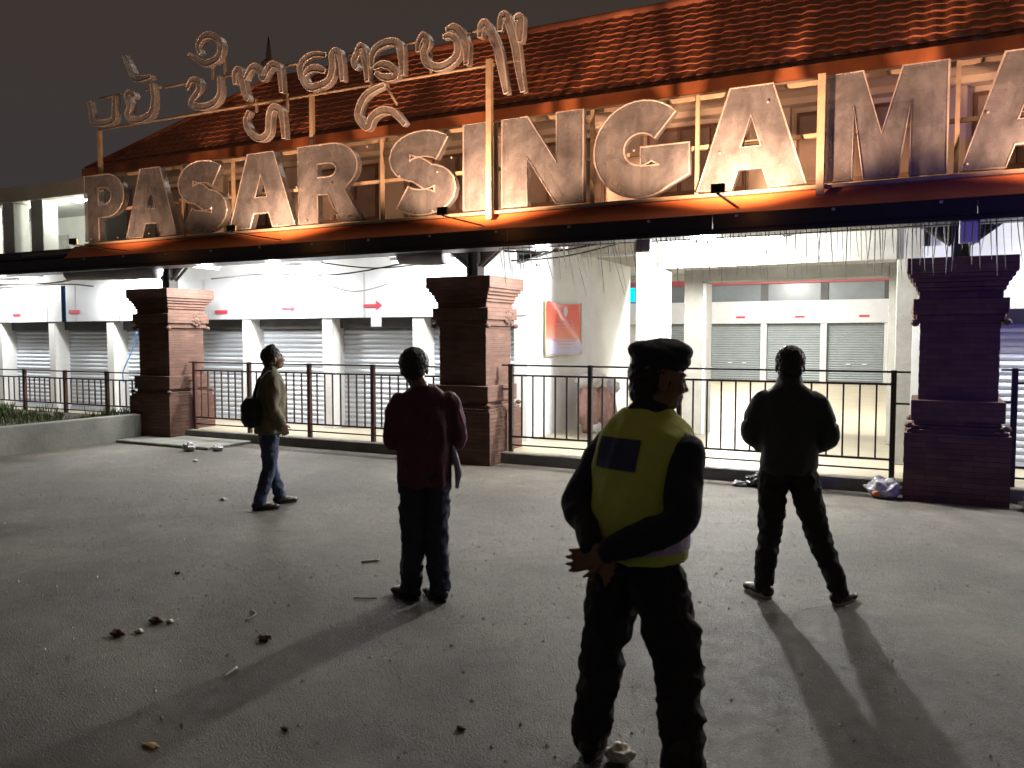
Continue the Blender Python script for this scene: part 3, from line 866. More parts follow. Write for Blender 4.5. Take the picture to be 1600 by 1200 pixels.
# ------------------------------------------------------------------ balinese script sign
BS = empty('script_sign', (-8, SY, 4.95)); tag(BS, 'line of traditional script in curling clear channel letters on a thin frame above the capitals', 'sign')
BALI = [
    [(-11.9, 5.38), (-11.86, 5.2), (-11.81, 5.05), (-11.58, 5.01), (-11.34, 5.04), (-11.32, 5.21), (-11.31, 5.4)],
    [(-10.85, 5.31), (-10.93, 5.4), (-11.03, 5.36), (-10.97, 5.2), (-11.02, 5.07), (-10.92, 4.98), (-10.69, 4.97), (-10.5, 5.04), (-10.44, 5.24), (-10.47, 5.46)],
    [(-11.08, 5.97), (-10.98, 5.81), (-10.86, 5.62), (-10.69, 5.57), (-10.48, 5.57)],
    [(-9.45, 5.74), (-9.49, 5.86), (-9.4, 5.96), (-9.25, 5.98), (-9.1, 5.9), (-9.04, 5.77), (-9.1, 5.64), (-9.26, 5.59), (-9.37, 5.6), (-9.52, 5.69), (-9.67, 5.77)],
    [(-9.73, 5.27), (-9.64, 5.39), (-9.51, 5.37), (-9.49, 5.23), (-9.65, 5.07), (-9.44, 4.99), (-9.21, 5.01), (-9.08, 5.13), (-9.08, 5.37)],
    [(-8.77, 5.22), (-8.78, 5.36), (-8.7, 5.41), (-8.65, 5.27), (-8.59, 5.06), (-8.53, 4.97)],
    [(-8.59, 5.26), (-8.5, 5.38), (-8.39, 5.41), (-8.3, 5.33), (-8.25, 5.23), (-8.19, 5.32), (-8.07, 5.39), (-7.96, 5.31), (-7.92, 4.99)],
    [(-8.52, 4.82), (-8.59, 4.69), (-8.52, 4.54), (-8.34, 4.42), (-8.18, 4.48), (-8.15, 4.71), (-8.08, 4.81), (-7.95, 4.76), (-7.91, 4.59), (-7.89, 4.37)],
    [(-7.14, 5.37), (-7.3, 5.41), (-7.47, 5.39), (-7.58, 5.29), (-7.55, 5.14), (-7.44, 5.0), (-7.29, 4.99), (-7.11, 5.04), (-7.04, 5.19), (-7.04, 5.37), (-6.95, 5.39), (-6.9, 5.23), (-6.88, 5.0)],
    [(-7.52, 5.17), (-7.41, 5.23), (-7.28, 5.22), (-7.16, 5.16)],
    [(-6.64, 5.12), (-6.69, 5.22), (-6.63, 5.32), (-6.58, 5.4), (-6.53, 5.29), (-6.5, 5.13), (-6.48, 4.94)],
    [(-6.4, 5.1), (-6.4, 5.24), (-6.32, 5.34), (-6.14, 5.38), (-5.99, 5.33), (-5.95, 5.15), (-5.94, 4.94)],
    [(-6.38, 5.09), (-6.24, 5.12), (-6.1, 5.06), (-6.04, 4.95), (-6.21, 4.95), (-6.35, 5.03)],
    [(-6.2, 4.86), (-6.35, 4.83), (-6.5, 4.77), (-6.6, 4.65), (-6.63, 4.51), (-6.49, 4.36), (-6.42, 4.47), (-6.27, 4.54), (-6.09, 4.51), (-5.97, 4.4), (-5.9, 4.32)],
    [(-5.7, 5.19), (-5.69, 5.3), (-5.62, 5.38), (-5.57, 5.28), (-5.61, 5.17), (-5.57, 5.04), (-5.4, 4.96), (-5.22, 5.0), (-5.13, 5.09), (-5.14, 5.23), (-5.23, 5.31), (-5.33, 5.31)],
    [(-5.29, 5.38), (-5.18, 5.4), (-5.07, 5.3), (-5.01, 5.13), (-5.01, 4.93)],
    [(-4.82, 5.22), (-4.81, 5.33), (-4.76, 5.38), (-4.68, 5.27), (-4.58, 5.04), (-4.52, 4.77), (-4.47, 4.52)],
    [(-4.55, 5.25), (-4.54, 5.35), (-4.5, 5.43), (-4.43, 5.32), (-4.35, 5.06), (-4.3, 4.77), (-4.25, 4.51)],
    [(-4.36, 5.36), (-4.29, 5.36), (-4.29, 5.21), (-4.29, 5.08)],
]

for pts in BALI:
    sp_ = smooth_path([(p[0], p[1], 0) for p in pts], 5)
    sp_ = [(v.x, v.y) for v in sp_]
    n = len(sp_)
    hw = [0.048 * (0.55 + 0.45 * min(1, 4 * i / n, 4 * (n - 1 - i) / n)) for i in range(n)]
    c0 = sp_[0]
    loop = [(x + 8, z - 4.95) for x, z in offset_ribbon(sp_, hw)]
    bm = bmesh.new()
    nn = len(loop); half = nn // 2
    fr = [bm.verts.new((p[0], -0.05, p[1])) for p in loop]; bk = [bm.verts.new((p[0], 0.05, p[1])) for p in loop]
    for i in range(half - 1):
        j = nn - 1 - i
        bm.faces.new((fr[i], fr[i + 1], fr[j - 1], fr[j])); bm.faces.new((bk[j], bk[j - 1], bk[i + 1], bk[i]))
    for i in range(nn):
        bm.faces.new((fr[i], bk[i], bk[(i + 1) % nn], fr[(i + 1) % nn]))
    bmesh.ops.recalc_face_normals(bm, faces=bm.faces[:])
    o = bm_obj('script_letter', bm, M_script, BS)
    bm = bmesh.new(); bm_tube(bm, [(p[0], -0.052, p[1]) for p in loop], 0.009, 5, close=True)
    bm_obj('edge_trim', bm, M_rim, o, smooth=True)
def bbar(a, b, z0, z1, nm='frame_rail', w=0.018):
    return tube(nm, [(a + 8, 0.07, z0 - 4.95), (b + 8, 0.07, z1 - 4.95)], w, M_rail, BS, 6)
bbar(-11.84, -8.0, 4.955, 4.93); bbar(-7.99, -4.30, 4.93, 4.915)
for (a, b, z) in ((-11.80, -11.3, 5.44), (-10.75, -10.4, 5.43), (-10.3, -9.62, 5.41), (-9.1, -8.7, 5.40), (-7.95, -7.5, 5.38), (-6.9, -6.6, 5.37), (-5.95, -5.6, 5.36), (-5.1, -4.75, 5.35)):
    bbar(a, b, z, z)
for x in (-11.84, -7.50):
    box('frame_upright', x + 8 - 0.03, x + 8 + 0.03, 0.055, 0.105, 4.16 - 4.95, 4.94 - 4.95, M_rail, BS)
for (x, a, b) in ((-9.32, 5.38, 5.62), (-9.08, 5.38, 5.62), (-7.92, 4.75, 5.0), (-5.58, 4.94, 5.2), (-4.66, 4.92, 5.3), (-6.49, 4.75, 4.95), (-8.49, 4.82, 5.0)):
    box('frame_tie', x + 8 - 0.015, x + 8 + 0.015, 0.055, 0.085, a - 4.95, b - 4.95, M_rail, BS)
tube('frame_tie', [(8 - 6.22, 0, 4.86 - 4.95), (8 - 6.05, 0, 4.60 - 4.95)], 0.016, M_rail, BS, 6)

# ------------------------------------------------------------------ lamps
def area(name, loc, rot, sx, sy_, power, col, parent=None, spread=180):
    d = bpy.data.lights.new(name, 'AREA'); d.shape = 'RECTANGLE'; d.size = sx; d.size_y = sy_; d.energy = power; d.color = col; d.spread = R(spread)
    o = bpy.data.objects.new(name, d); COL.objects.link(o); o.location = loc; o.rotation_euler = rot
    if parent: o.parent = parent
    return o
def spot(name, loc, target, power, col, angle, radius, parent=None, blend=0.6):
    d = bpy.data.lights.new(name, 'SPOT'); d.energy = power; d.color = col; d.spot_size = R(angle); d.spot_blend = blend; d.shadow_soft_size = radius
    o = bpy.data.objects.new(name, d); COL.objects.link(o); o.location = loc
    o.rotation_euler = (Vector(target) - Vector(loc)).to_track_quat('-Z', 'Y').to_euler()
    if parent: o.parent = parent
    return o
WHT = (0.97, 0.98, 0.95)
def tube_lamp(x, y, z, L_, power, label, along='x', group='fluorescent battens under the canopy', col=WHT):
    t = empty('tube_lamp', (x, y, z)); tag(t, label, 'lamp', group)
    if along == 'x':
        box('housing', -L_ / 2, L_ / 2, -0.035, 0.035, 0.0, 0.05, M_fixture, t)
        tube('tube', [(-L_ / 2 + .02, 0, -0.02), (L_ / 2 - .02, 0, -0.02)], 0.016, M_lampwhite, t, 8)
    else:
        box('housing', -0.035, 0.035, -L_ / 2, L_ / 2, 0.0, 0.05, M_fixture, t)
        tube('tube', [(0, -L_ / 2 + .02, -0.02), (0, L_ / 2 - .02, -0.02)], 0.016, M_lampwhite, t, 8)
    area('lamp_light', (0, 0, -0.045), (0, 0, 0), L_ if along == 'x' else 0.08, 0.08 if along == 'x' else L_, power * 0.5, col, t)
    d = bpy.data.lights.new('lamp_light', 'POINT'); d.energy = power * 0.5; d.color = col; d.shadow_soft_size = 0.09
    o = bpy.data.objects.new('lamp_light', d); COL.objects.link(o); o.parent = t; o.location = (0, 0, -0.15)
    return t
K = 3.0
def flood(x, y, z, tgt, power, label):
    t = empty('flood_lamp', (x, y, z)); tag(t, label, 'lamp', 'white work lamps under the canopy')
    box('housing', -0.11, 0.11, -0.04, 0.04, -0.06, 0.10, M_fixture, t, 0.01)
    tube('bulb', [(-0.08, -0.0, -0.085), (0.08, 0, -0.085)], 0.022, M_lampwhite, t, 8)
    d = bpy.data.lights.new('lamp_light', 'POINT'); d.energy = power; d.color = WHT; d.shadow_soft_size = 0.07
    o = bpy.data.objects.new('lamp_light', d); COL.objects.link(o); o.parent = t; o.location = (0, 0, -0.20)
    return t
flood(-2.45, 0.45, 2.84, None, 330 * K, 'white work lamp above the wide gateway, brightest of the lamps')
tube_lamp(-16.9, 0.62, 2.80, 1.2, 46.8 * K, 'bright tube lamp furthest left under the canopy')
tube_lamp(-13.35, 0.62, 2.80, 1.2, 52.0 * K, 'bright tube lamp just left of the leftmost column')
tube_lamp(-9.55, 0.62, 2.80, 1.2, 64.1 * K, 'bright tube lamp between left and middle columns')
tube_lamp(-6.6, 0.62, 2.80, 1.2, 52.0 * K, 'bright tube lamp close left of the middle column')
tube_lamp(2.1, 0.55, 2.80, 1.2, 78.1 * K, 'bright tube lamp right of the rightmost column')
tube_lamp(-4.35, 3.9, 3.30, 1.2, 280 * K, 'tube lamp beside the white banner wall', 'y')
for (x, y, lb) in ((-2.0, 6.5, 'nearest of three tube lamps on the passage ceiling'), (-4.6, 11.5, 'middle one of three tube lamps on the passage ceiling'), (-4.5, 16.5, 'furthest of three tube lamps on the passage ceiling')):
    tube_lamp(x, y, 3.86, 1.5, 200 * K, lb, 'x', 'tube lamps on the passage ceiling', (1.0, 0.97, 0.88))
tube_lamp(-10.25, -.15, 2.78, .6, 34 * K, 'short tube lamp close to the lit side of the leftmost column', 'y')
tube_lamp(-4.35, -.15, 2.80, .6, 30 * K, 'short tube lamp close to the lit side of the middle column', 'y')
tube_lamp(-1.8, 2.2, 3.22, 1.0, 35 * K, 'short tube lamp between the two gateway frames', 'x')
for i, (x, lb) in enumerate(((-22, 'far left lamp outside the picture in the upper gallery'), (-18.15, 'left lamp glowing on the upper gallery ceiling'), (-16.55, 'right lamp glowing between the upper gallery pillars'))):
    t = empty('gallery_lamp', (x, 2.2, 4.70)); tag(t, lb, 'lamp', 'lamps of the upper gallery')
    box('housing', -0.2, 0.2, -0.08, 0.08, 0, 0.045, M_fixture, t)
    bm = bmesh.new(); bmesh.ops.create_uvsphere(bm, u_segments=14, v_segments=8, radius=1); 
    for v in bm.verts: v.co = Vector((v.co.x * .26, v.co.y * .10, v.co.z * .08 - .03))
    bm_obj('bulb', bm, M_lampgallery, t, smooth=True)
    d = bpy.data.lights.new('lamp_light', 'POINT'); d.energy = 26 * K; d.color = (0.97, 1.0, 0.84); d.shadow_soft_size = 0.08
    o = bpy.data.objects.new('lamp_light', d); COL.objects.link(o); o.parent = t; o.location = (0, 0, -0.18)
# orange flood lamps that light the letters and the roof
ORG = (1.0, 0.50, 0.28)
KO = 0.92
for (x, pw, lb) in ((-11.0, 150, 'dimmest orange floodlight on the canopy edge below the letters P A'), (-7.9, 500, 'small orange floodlight on the canopy edge below the letter A before R'), (-4.75, 800, 'small orange floodlight on the canopy edge below the letter I'),
                (-1.75, 1000, 'small black orange floodlight on the canopy edge below the letters G A'), (1.35, 640, 'orange floodlight on the canopy edge beyond the right of the picture')):
    t = empty('floodlight', (x, -1.85, 2.99)); tag(t, lb, 'floodlight', 'orange floodlights on the canopy edge')
    box('housing', -0.065, 0.065, -0.045, 0.0, 0.0, 0.085, M_iron, t, 0.006)
    box('bracket', -0.015, 0.015, -0.02, 0.86, -0.012, -0.001, M_iron, t)
    box('lens', -0.055, 0.055, 0.0005, 0.005, 0.01, 0.075, M_lamporange, t)
    o = spot('lamp_light', (0, 0.02, 0.055), (0, 0.40, 0.98), pw * KO, ORG, 146, 0.05, t, 0.30)
# blue patrol lamp somewhere off to the right
t = empty('patrol_light', (4.6, -4.6, 1.7)); tag(t, 'blue patrol beacon standing beyond the right edge of the picture', 'beacon')
bm = bmesh.new(); bmesh.ops.create_cone(bm, cap_ends=True, segments=14, radius1=.07, radius2=.055, depth=.11, matrix=Matrix.Translation((0, 0, .06)))
bm_obj('beacon_lens', bm, emis('blue_beacon_glow', (0.12, 0.05, 1.0), 3.0), t)
tube('beacon_pole', [(0, 0, -1.7), (0, 0, 0)], 0.02, M_iron, t)
spot('lamp_light', (0, 0, 0.2), (-4.3, 4.4, 0.45), 170 * K, (0.08, 0.07, 1.0), 50, 0.1, t, 0.9)
# small box fixtures hanging on the black beam
for (x, z0, z1, lb, mm) in ((-2.77, 2.585, 2.715, 'small ribbed grey box hanging from the black beam above the gateway', M_fixture), (0.345, 2.52, 2.715, 'whitish box hanging beside the post of the rightmost column', M_white)):
    t = empty('hanging_box', (x, -0.9, z0)); tag(t, lb, 'fixture', 'boxes hanging from the canopy beam')
    box('case', -0.085, 0.085, -0.05, 0.05, 0.0, z1 - z0, mm, t, 0.006)
    for k in (-0.03, 0.03): box('rib', k - 0.006, k + 0.006, -0.06, -0.051, 0.01, z1 - z0 - .01, mm, t)
# cyan LED shop sign far back
t = box('led_sign', -10.35, -9.75, 19.85, 19.89, 3.0, 3.5, M_cyan); tag(t, 'cyan glowing sign seen past the end of the white banner wall', 'sign')

# ------------------------------------------------------------------ red arrow signs
def arrow_sign(x, z, w, y, label, arrow=True):
    h = w * 0.22
    bm = bmesh.new()
    if arrow:
        q = [(-w / 2, -h * .3), (w * .2, -h * .3), (w * .2, -h), (w / 2, 0), (w * .2, h), (w * .2, h * .3), (-w / 2, h * .3)]
    else:
        q = [(-w / 2, -h * .5), (w / 2, -h * .5), (w / 2, h * .5), (-w / 2, h * .5)]
    a = [bm.verts.new((p[0], 0, p[1])) for p in q]; b = [bm.verts.new((p[0], 0.006, p[1])) for p in q]
    bm.faces.new(a); bm.faces.new(b[::-1]); n = len(q)
    for i in range(n): bm.faces.new((a[i], b[i], b[(i + 1) % n], a[(i + 1) % n]))
    bmesh.ops.recalc_face_normals(bm, faces=bm.faces[:])
    o = bm_obj('arrow_sign' if arrow else 'name_plate', bm, M_redsign); o.location = (x, y, z)
    tag(o, label, 'sign', 'small red signs on the white fascia'); return o
arrow_sign(-9.60, 2.14, .30, 1.018, 'thin red arrow sign on the white fascia behind the man in olive')
o = arrow_sign(-7.85, 2.155, .36, 1.018, 'bolder red arrow sign on the white fascia left of the middle column')
arrow_sign(-17.03, 2.12, .26, 1.018, 'small red plate on the fascia at the far left', False)
arrow_sign(-15.17, 2.16, .32, 1.018, 'wider red plate on the fascia above the blue strips', False)
arrow_sign(-11.15, 2.10, .30, 1.018, 'red plate just right of the leftmost column', False)
for (x, lb) in ((-5.85, 'left red plate over the shutters at the passage end'), (-3.85, 'middle red plate over the shutters at the passage end'), (-1.81, 'right red plate over the shutters at the passage end')):
    arrow_sign(x, 2.36, .32, 19.94, lb, False)
o = box('notice_sheet', -7.86, -7.66, 0.985, 0.99, 1.82, 2.0, M_panel); tag(o, 'white notice sheet hanging under the bolder red arrow', 'notice')
tube('hanger', [(-7.76, 0.987, 2.0), (-7.76, 1.01, 2.10)], 0.003, M_fixture, o, 4)

# ------------------------------------------------------------------ cloth banner on the white wall
def banner_mat():
    m, N, L, b = newmat('printed_banner_cloth')
    t = N.new('ShaderNodeTexCoord'); s = N.new('ShaderNodeSeparateXYZ'); L.new(t.outputs['Generated'], s.inputs[0])
    r = N.new('ShaderNodeValToRGB'); e = r.color_ramp.elements
    e[0].position = 0.0; e[0].color = (0.42, 0.42, 0.62, 1)
    e[1].position = 1.0; e[1].color = (0.60, 0.045, 0.03, 1)
    for p_, c in ((0.24, (0.50, 0.44, 0.60, 1)), (0.34, (0.62, 0.20, 0.13, 1)), (0.6, (0.60, 0.075, 0.04, 1))):
        x = e.new(p_); x.color = c
    L.new(s.outputs['Z'], r.inputs[0]); L.new(r.outputs[0], b.inputs['Base Color'])
    b.inputs['Roughness'].default_value = 0.5
    return m
t = empty('cloth_banner', (-5.17, 2.44, 1.38)); tag(t, 'creased red and white cloth banner hung on the white side wall', 'banner')
def bf(u, v): # cloth shape
    return 0.012 + 0.018 * math.sin(3.1 * u + 2.2 * v) * v + 0.02 * max(0, 1 - abs((v - (1.02 - 0.9 * u)) * 6)) + 0.008 * math.sin(9 * u)
bm = bmesh.new(); NU, NV = 26, 22; gv = {}
for i in range(NU + 1):
    for j in range(NV + 1):
        u, v = i / NU, j / NV
        sag = 0.03 * (1 - (2 * u - 1) ** 2)
        gv[i, j] = bm.verts.new((bf(u, v), -0.70 + 1.42 * u, v * 0.83 - sag * v + 0.01 * math.sin(6 * u) * (1 - v)))
for i in range(NU):
    for j in range(NV): bm.faces.new((gv[i, j], gv[i + 1, j], gv[i + 1, j + 1], gv[i, j + 1]))
bm_obj('cloth', bm, banner_mat(), t, smooth=True)
bm = bmesh.new(); bmesh.ops.create_cone(bm, cap_ends=True, segments=20, radius1=.055, radius2=.055, depth=.006, matrix=Matrix.Translation((.055, .0, .70)) @ Matrix.Rotation(R(90), 4, 'Y'))
bmesh.ops.create_cone(bm, cap_ends=True, segments=5, radius1=.09, radius2=.02, depth=.006, matrix=Matrix.Translation((.051, .0, .68)) @ Matrix.Rotation(R(90), 4, 'Y'))
bm_obj('emblem', bm, M_white, t)
rg = random.Random(3)
M_print = mat('faint_banner_print', (0.62, 0.30, 0.30), (0.5, 0.22, 0.24), 20, 0.6)
for k, (z, w) in enumerate(((.52, .5), (.47, .75), (.42, .6), (.24, .95), (.20, .8), (.15, .5), (.09, .35))):
    x = -w / 2
    bm = bmesh.new()
    while x < w / 2:
        l = rg.uniform(.03, .09); bm_box(bm, .042, .046, x, x + l, z, z + .016); x += l + .015
    bm_obj('print_line', bm, M_print, t)
for (y0, z0, y1, z1) in ((-.72, -.02, -.72, .84), (.72, -.01, .72, .84)):
    tube('hem', [(0.02, y0, z0), (0.02, y1, z1)], 0.012, mat('gold_hem', (.5, .38, .18)), t, 6)
tube('hem', [(0.02, -.71, -.012), (0.03, 0, -.02), (0.02, .71, -.012)], 0.010, bpy.data.materials['gold_hem'], t, 6)

# ------------------------------------------------------------------ covered pile by the wall
t = empty('covered_bundle', (-4.75, 2.85, 0.14)); tag(t, 'pinkish brown bundles under a pale cover against the white wall behind the railing', 'bundle')
M_pink = mat('faded_pink_sack', (0.42, 0.25, 0.22), (0.25, 0.14, 0.12), 9, 0.85, 0.6, 20)
M_cover = mat('pale_grey_cover', (0.62, 0.60, 0.60), (0.42, 0.40, 0.41), 6, 0.7, 0.6, 12)
def lump(name, c, r, m, parent, seed=0, amp=.25, sub=3, fr=2.5):
    bm = bmesh.new(); bmesh.ops.create_icosphere(bm, subdivisions=sub, radius=1)
    for v in bm.verts:
        n = 1 + amp * noise.noise(v.co * fr + Vector((seed, seed * 2, 0))) + amp * .4 * noise.noise(v.co * fr * 3 + Vector((seed, 0, 5)))
        v.co = Vector((v.co.x * r[0] * n + c[0], v.co.y * r[1] * n + c[1], max(-.0, v.co.z * r[2] * n + c[2])))
    return bm_obj(name, bm, m, parent, smooth=True)
lump('sack', (0, -.35, .38), (.17, .26, .42), M_pink, t, 1); lump('sack', (.05, .05, .36), (.17, .28, .42), M_pink, t, 2); lump('sack', (.0, .5, .30), (.16, .2, .34), M_pink, t, 3)
lump('cover', (0, -.2, .83), (.22, .42, .16), M_cover, t, 4); lump('cover', (0, .52, .68), (.20, .24, .14), M_cover, t, 5); lump('stone', (.1, -.3, .06), (.12, .2, .10), M_cover, t, 6)

# ------------------------------------------------------------------ cables, tarps, strips under the canopy
def cable(pts, r, m, label, name='cable', group='loose cables under the canopy'):
    o = tube(name, smooth_path(pts, 5), r, m, None, 6); tag(o, label, 'cable', group); return o
cable([(-7.6, -.5, 2.70), (-6.9, -.2, 2.62), (-6.2, .2, 2.70), (-5.6, .3, 2.78)], .010, M_iron, 'cable sagging left of the middle column top')
cable([(-9.4, .5, 2.72), (-8.6, .55, 2.55), (-7.9, .6, 2.36), (-7.1, .6, 2.5), (-6.0, .4, 2.80)], .009, M_fixture, 'grey cable drooping to a low point near the bold red arrow')
cable([(-4.6, -.7, 2.70), (-4.0, -.72, 2.66), (-3.4, -.7, 2.72)], .012, M_iron, 'thick cable just right of the middle column top')
cable([(-4.6, -.5, 2.60), (-3.9, -.5, 2.62), (-3.2, -.5, 2.74)], .010, M_iron, 'thin cable rising right of the middle column')
cable([(-17.5, -.6, 2.64), (-15.5, -.6, 2.60), (-13.6, -.6, 2.58), (-12.9, -.6, 2.62)], .014, mat('yellow_cable', (.5, .36, .12)), 'yellowish cable bundle at the far left below the canopy')
cable([(-17.5, -.55, 2.58), (-15.0, -.55, 2.54), (-13.2, -.55, 2.56), (-12.4, -.55, 2.50)], .012, M_fixture, 'grey cable bundle at the far left below the canopy')
cable([(-10.6, .3, 2.62), (-9.5, .3, 2.66), (-8.0, .3, 2.60), (-6.6, .2, 2.72)], .012, M_iron, 'long dark cable strung between left and middle columns')
cable([(-12.7, .3, 2.56), (-12.9, .35, 2.2), (-13.05, .4, 1.9)], .008, M_blue, 'thin blue cord hanging left of the leftmost column')
o = box('blue_strip', -13.62, -13.50, -.30, -.295, 1.92, 2.56, M_blue); tag(o, 'flat light blue strip hanging at the left under the canopy', 'strip')
cable([(-13.2, .9, 1.75), (-13.35, .9, 1.4), (-13.55, .85, 1.0), (-13.6, .9, .8)], .012, M_blue, 'blue cord hanging in front of a left shutter')
for (x0, x1, z0, z1, lb) in ((-12.95, -10.75, 2.58, 2.88, 'long grey sagging tarp roll above the leftmost column'), (-6.18, -5.47, 2.58, 2.80, 'short grey tarp roll left of the middle column top')):
    bm = bmesh.new(); n = 26; prev = None
    for i in range(n + 1):
        u = i / n; x = x0 + (x1 - x0) * u
        ring = []
        dz = 0.04 * math.sin(5 * u + 1) * 0.5 + (0.10 * (1 - u) ** 4)
        for k in range(10):
            a = 2 * math.pi * k / 10
            rr_ = 1 + .10 * noise.noise(Vector((x * 4, a * 2, 0)))
            ring.append(bm.verts.new((x, -.62 + .10 * rr_ * math.cos(a), (z0 + z1) / 2 + dz * .3 + (z1 - z0) / 2 * rr_ * math.sin(a))))
        if prev:
            for k in range(10): bm.faces.new((prev[k], ring[k], ring[(k + 1) % 10], prev[(k + 1) % 10]))
        else: bm.faces.new(ring)
        prev = ring
    bm.faces.new(prev)
    bmesh.ops.recalc_face_normals(bm, faces=bm.faces[:])
    o = bm_obj('tarp_roll', bm, M_tarp, smooth=True); tag(o, lb, 'tarp', 'grey tarp rolls under the canopy edge')
# dried palm leaf fringe, strand by strand
F = empty('leaf_fringe', (-2.3, -.93, 2.72)); tag(F, 'fringe of thin dried leaf strands hanging from the black beam over the gateway', 'fringe')
rg = random.Random(11)
x = -4.55
while x < 0.85:
    L_ = rg.uniform(.25, .62) if x < -2.9 else rg.uniform(.26, .52); lean = rg.uniform(.03, .26) if x < -2.9 else rg.gauss(.02, .05); y = rg.uniform(-.03, .03)
    w = rg.uniform(.0028, .0065)
    tube('strand', [(x + 2.3, y, 0.0), (x + 2.3 + lean * L_ * .42, y, -L_ * .45), (x + 2.3 + lean * L_ * 1.1, y + .01, -L_)], [w, w, w * .4], M_fringe, F, 4)
    x += rg.uniform(.03, .09) if x < -2.9 else rg.uniform(.025, .065)
tube('fringe_wire', [(-2.25, 0, -.02), (0, 0, -.03), (3.1, 0, -.02)], .005, M_iron, F, 4)

# ------------------------------------------------------------------ litter and grit
def litter(name, pts, r, m, label, cat):
    o = tube(name, smooth_path(pts, 4), r, m, None, 5); tag(o, label, cat, 'litter scattered on the yard'); return o
litter('stick', [(-3.64, -4.82, .008), (-3.55, -4.72, .009)], .009, M_paper, 'short pale stick lying behind the man in maroon', 'stick')
litter('stick', [(-3.58, -5.98, .006), (-3.50, -6.02, .01), (-3.48, -6.12, .006)], .006, M_twig, 'bent greenish twig in the middle of the yard', 'twig')
litter('stick', [(-3.02, -6.64, .006), (-2.99, -6.75, .007)], .006, M_paper, 'pale stick lying near the long shadow', 'stick')
litter('leaf', [(-3.18, -5.5, .006), (-3.10, -5.48, .008), (-3.05, -5.44, .006)], .005, M_twig, 'small curved dry leaf behind the maroon man', 'leaf')
for (x, y, r, lb, m) in ((-3.95, -6.60, .035, 'broken brick crumbs, left cluster on the yard', M_rubble), (-3.88, -6.52, .022, 'small stone beside the left brick crumbs', M_paper), (-3.93, -6.36, .035, 'brick crumbs, right cluster on the yard', M_rubble),
                         (-3.86, -6.33, .02, 'tiny pale stone beside the right brick crumbs', M_paper), (-3.17, -6.29, .036, 'dark red brick lump left of the long shadow', M_rubble), (-2.36, -7.02, .016, 'small dark stone in the lower shadow', M_rubble),
                         (-4.62, -5.62, .02, 'dark pebble on the left of the yard', M_rubble), (-6.3, -3.6, .03, 'white crumb of litter left of the man in olive', M_paper), (-1.70, -6.68, .018, 'dark pebble left of the officer', M_rubble), (-8.6, -1.9, .035, 'pale litter scrap near the left apron', M_paper)):
    o = lump('stone', (0, 0, r * .5), (r, r * .8, r * .45), m, None, seed=x * 3.1, sub=3, amp=.9, fr=1.6); o.location = (x, y, -r * .12); tag(o, lb, 'stone', 'litter scattered on the yard')
o = lump('paper_scrap', (0, 0, .006), (.035, .016, .006), mat('ochre_paper', (.65, .45, .2)), None, seed=3, sub=3, amp=.9, fr=1.5); o.location = (-2.75, -7.37, -.002); tag(o, 'ochre scrap of paper at the lower left of the yard', 'paper')
def bag(name, loc, r, m, label, seed):
    bm = bmesh.new(); bmesh.ops.create_icosphere(bm, subdivisions=4, radius=1)
    for v in bm.verts:
        n = 1 + .35 * noise.noise(v.co * 1.7 + Vector((seed, 0, 0))) + .22 * abs(noise.noise(v.co * 4.5 + Vector((0, seed, 0))))
        v.co = Vector((v.co.x * r[0] * n, v.co.y * r[1] * n, max(0, (v.co.z * .6 + .5) * r[2] * n)))
    o = bm_obj(name, bm, m, smooth=True); o.location = loc; tag(o, label, 'bag', 'rubbish bags by the kerb'); return o
bag('rubbish_bag', (-1.62, -.36, 0), (.13, .10, .11), M_bag_black, 'dark crumpled bag by the kerb just left of the wide legged man', 1)
bag('rubbish_bag', (-1.80, -.42, 0), (.07, .06, .05), M_bag_clear, 'small white crumpled bag beside the dark bag at the kerb', 2)
b3 = bag('rubbish_bag', (-.33, -.40, 0), (.15, .12, .17), M_bag_clear, 'shiny clear bag of rubbish beside the rightmost column', 5)
o = lump('orange_wrapper', (-.07, -.11, .05), (.04, .02, .03), mat('orange_wrap', (.6, .15, .04)), b3, seed=2, sub=2)
bag('rubbish_bag', (-9.5, -1.2, 0.0), (.10, .08, .10), M_bag_clear, 'pale crumpled bag at the end of the left apron', 7)
bag('rubbish_bag', (-9.15, -1.0, 0.0), (.09, .07, .07), M_bag_clear, 'smaller crumpled bag behind the man in olive', 8)
bag('rubbish_bag', (1.02, -.5, 0), (.15, .12, .14), M_bag_clear, 'crumpled bag at the foot of the rightmost column on the right', 9)
bag('white_cup', (-1.02, -6.62, 0), (.05, .045, .05), M_paper, 'crumpled white cup between the feet of the officer', 4)
rg = random.Random(21)
verts = []; faces = []
for i in range(9000):
    y = -0.2 - rg.random() ** 0.8 * 8.0; x = rg.uniform(-11, 4)
    if noise.noise(Vector((x * .8, y * .8, 7))) < -0.15 and rg.random() < .8: continue
    s = rg.choice([.002, .003, .003, .004, .005, .008]) * rg.uniform(.7, 1.3); o0 = len(verts); a = rg.uniform(0, 6.28)
    for k in range(4): verts.append((x + s * math.cos(a + k * 1.57) * rg.uniform(.7, 1.3), y + s * math.sin(a + k * 1.57) * rg.uniform(.7, 1.3), 0.0))
    verts.append((x, y, s * 1.1)); 
    for k in range(4): faces.append((o0 + k, o0 + (k + 1) % 4, o0 + 4))
me = bpy.data.meshes.new('grit'); me.from_pydata(verts, [], faces)
gt = link('grit', me, mat('pale_grit', (.60, .57, .52), (.16, .15, .13), 9, .3)); tag(gt, 'loose grit and pebbles scattered over the yard', 'grit', kind='stuff')

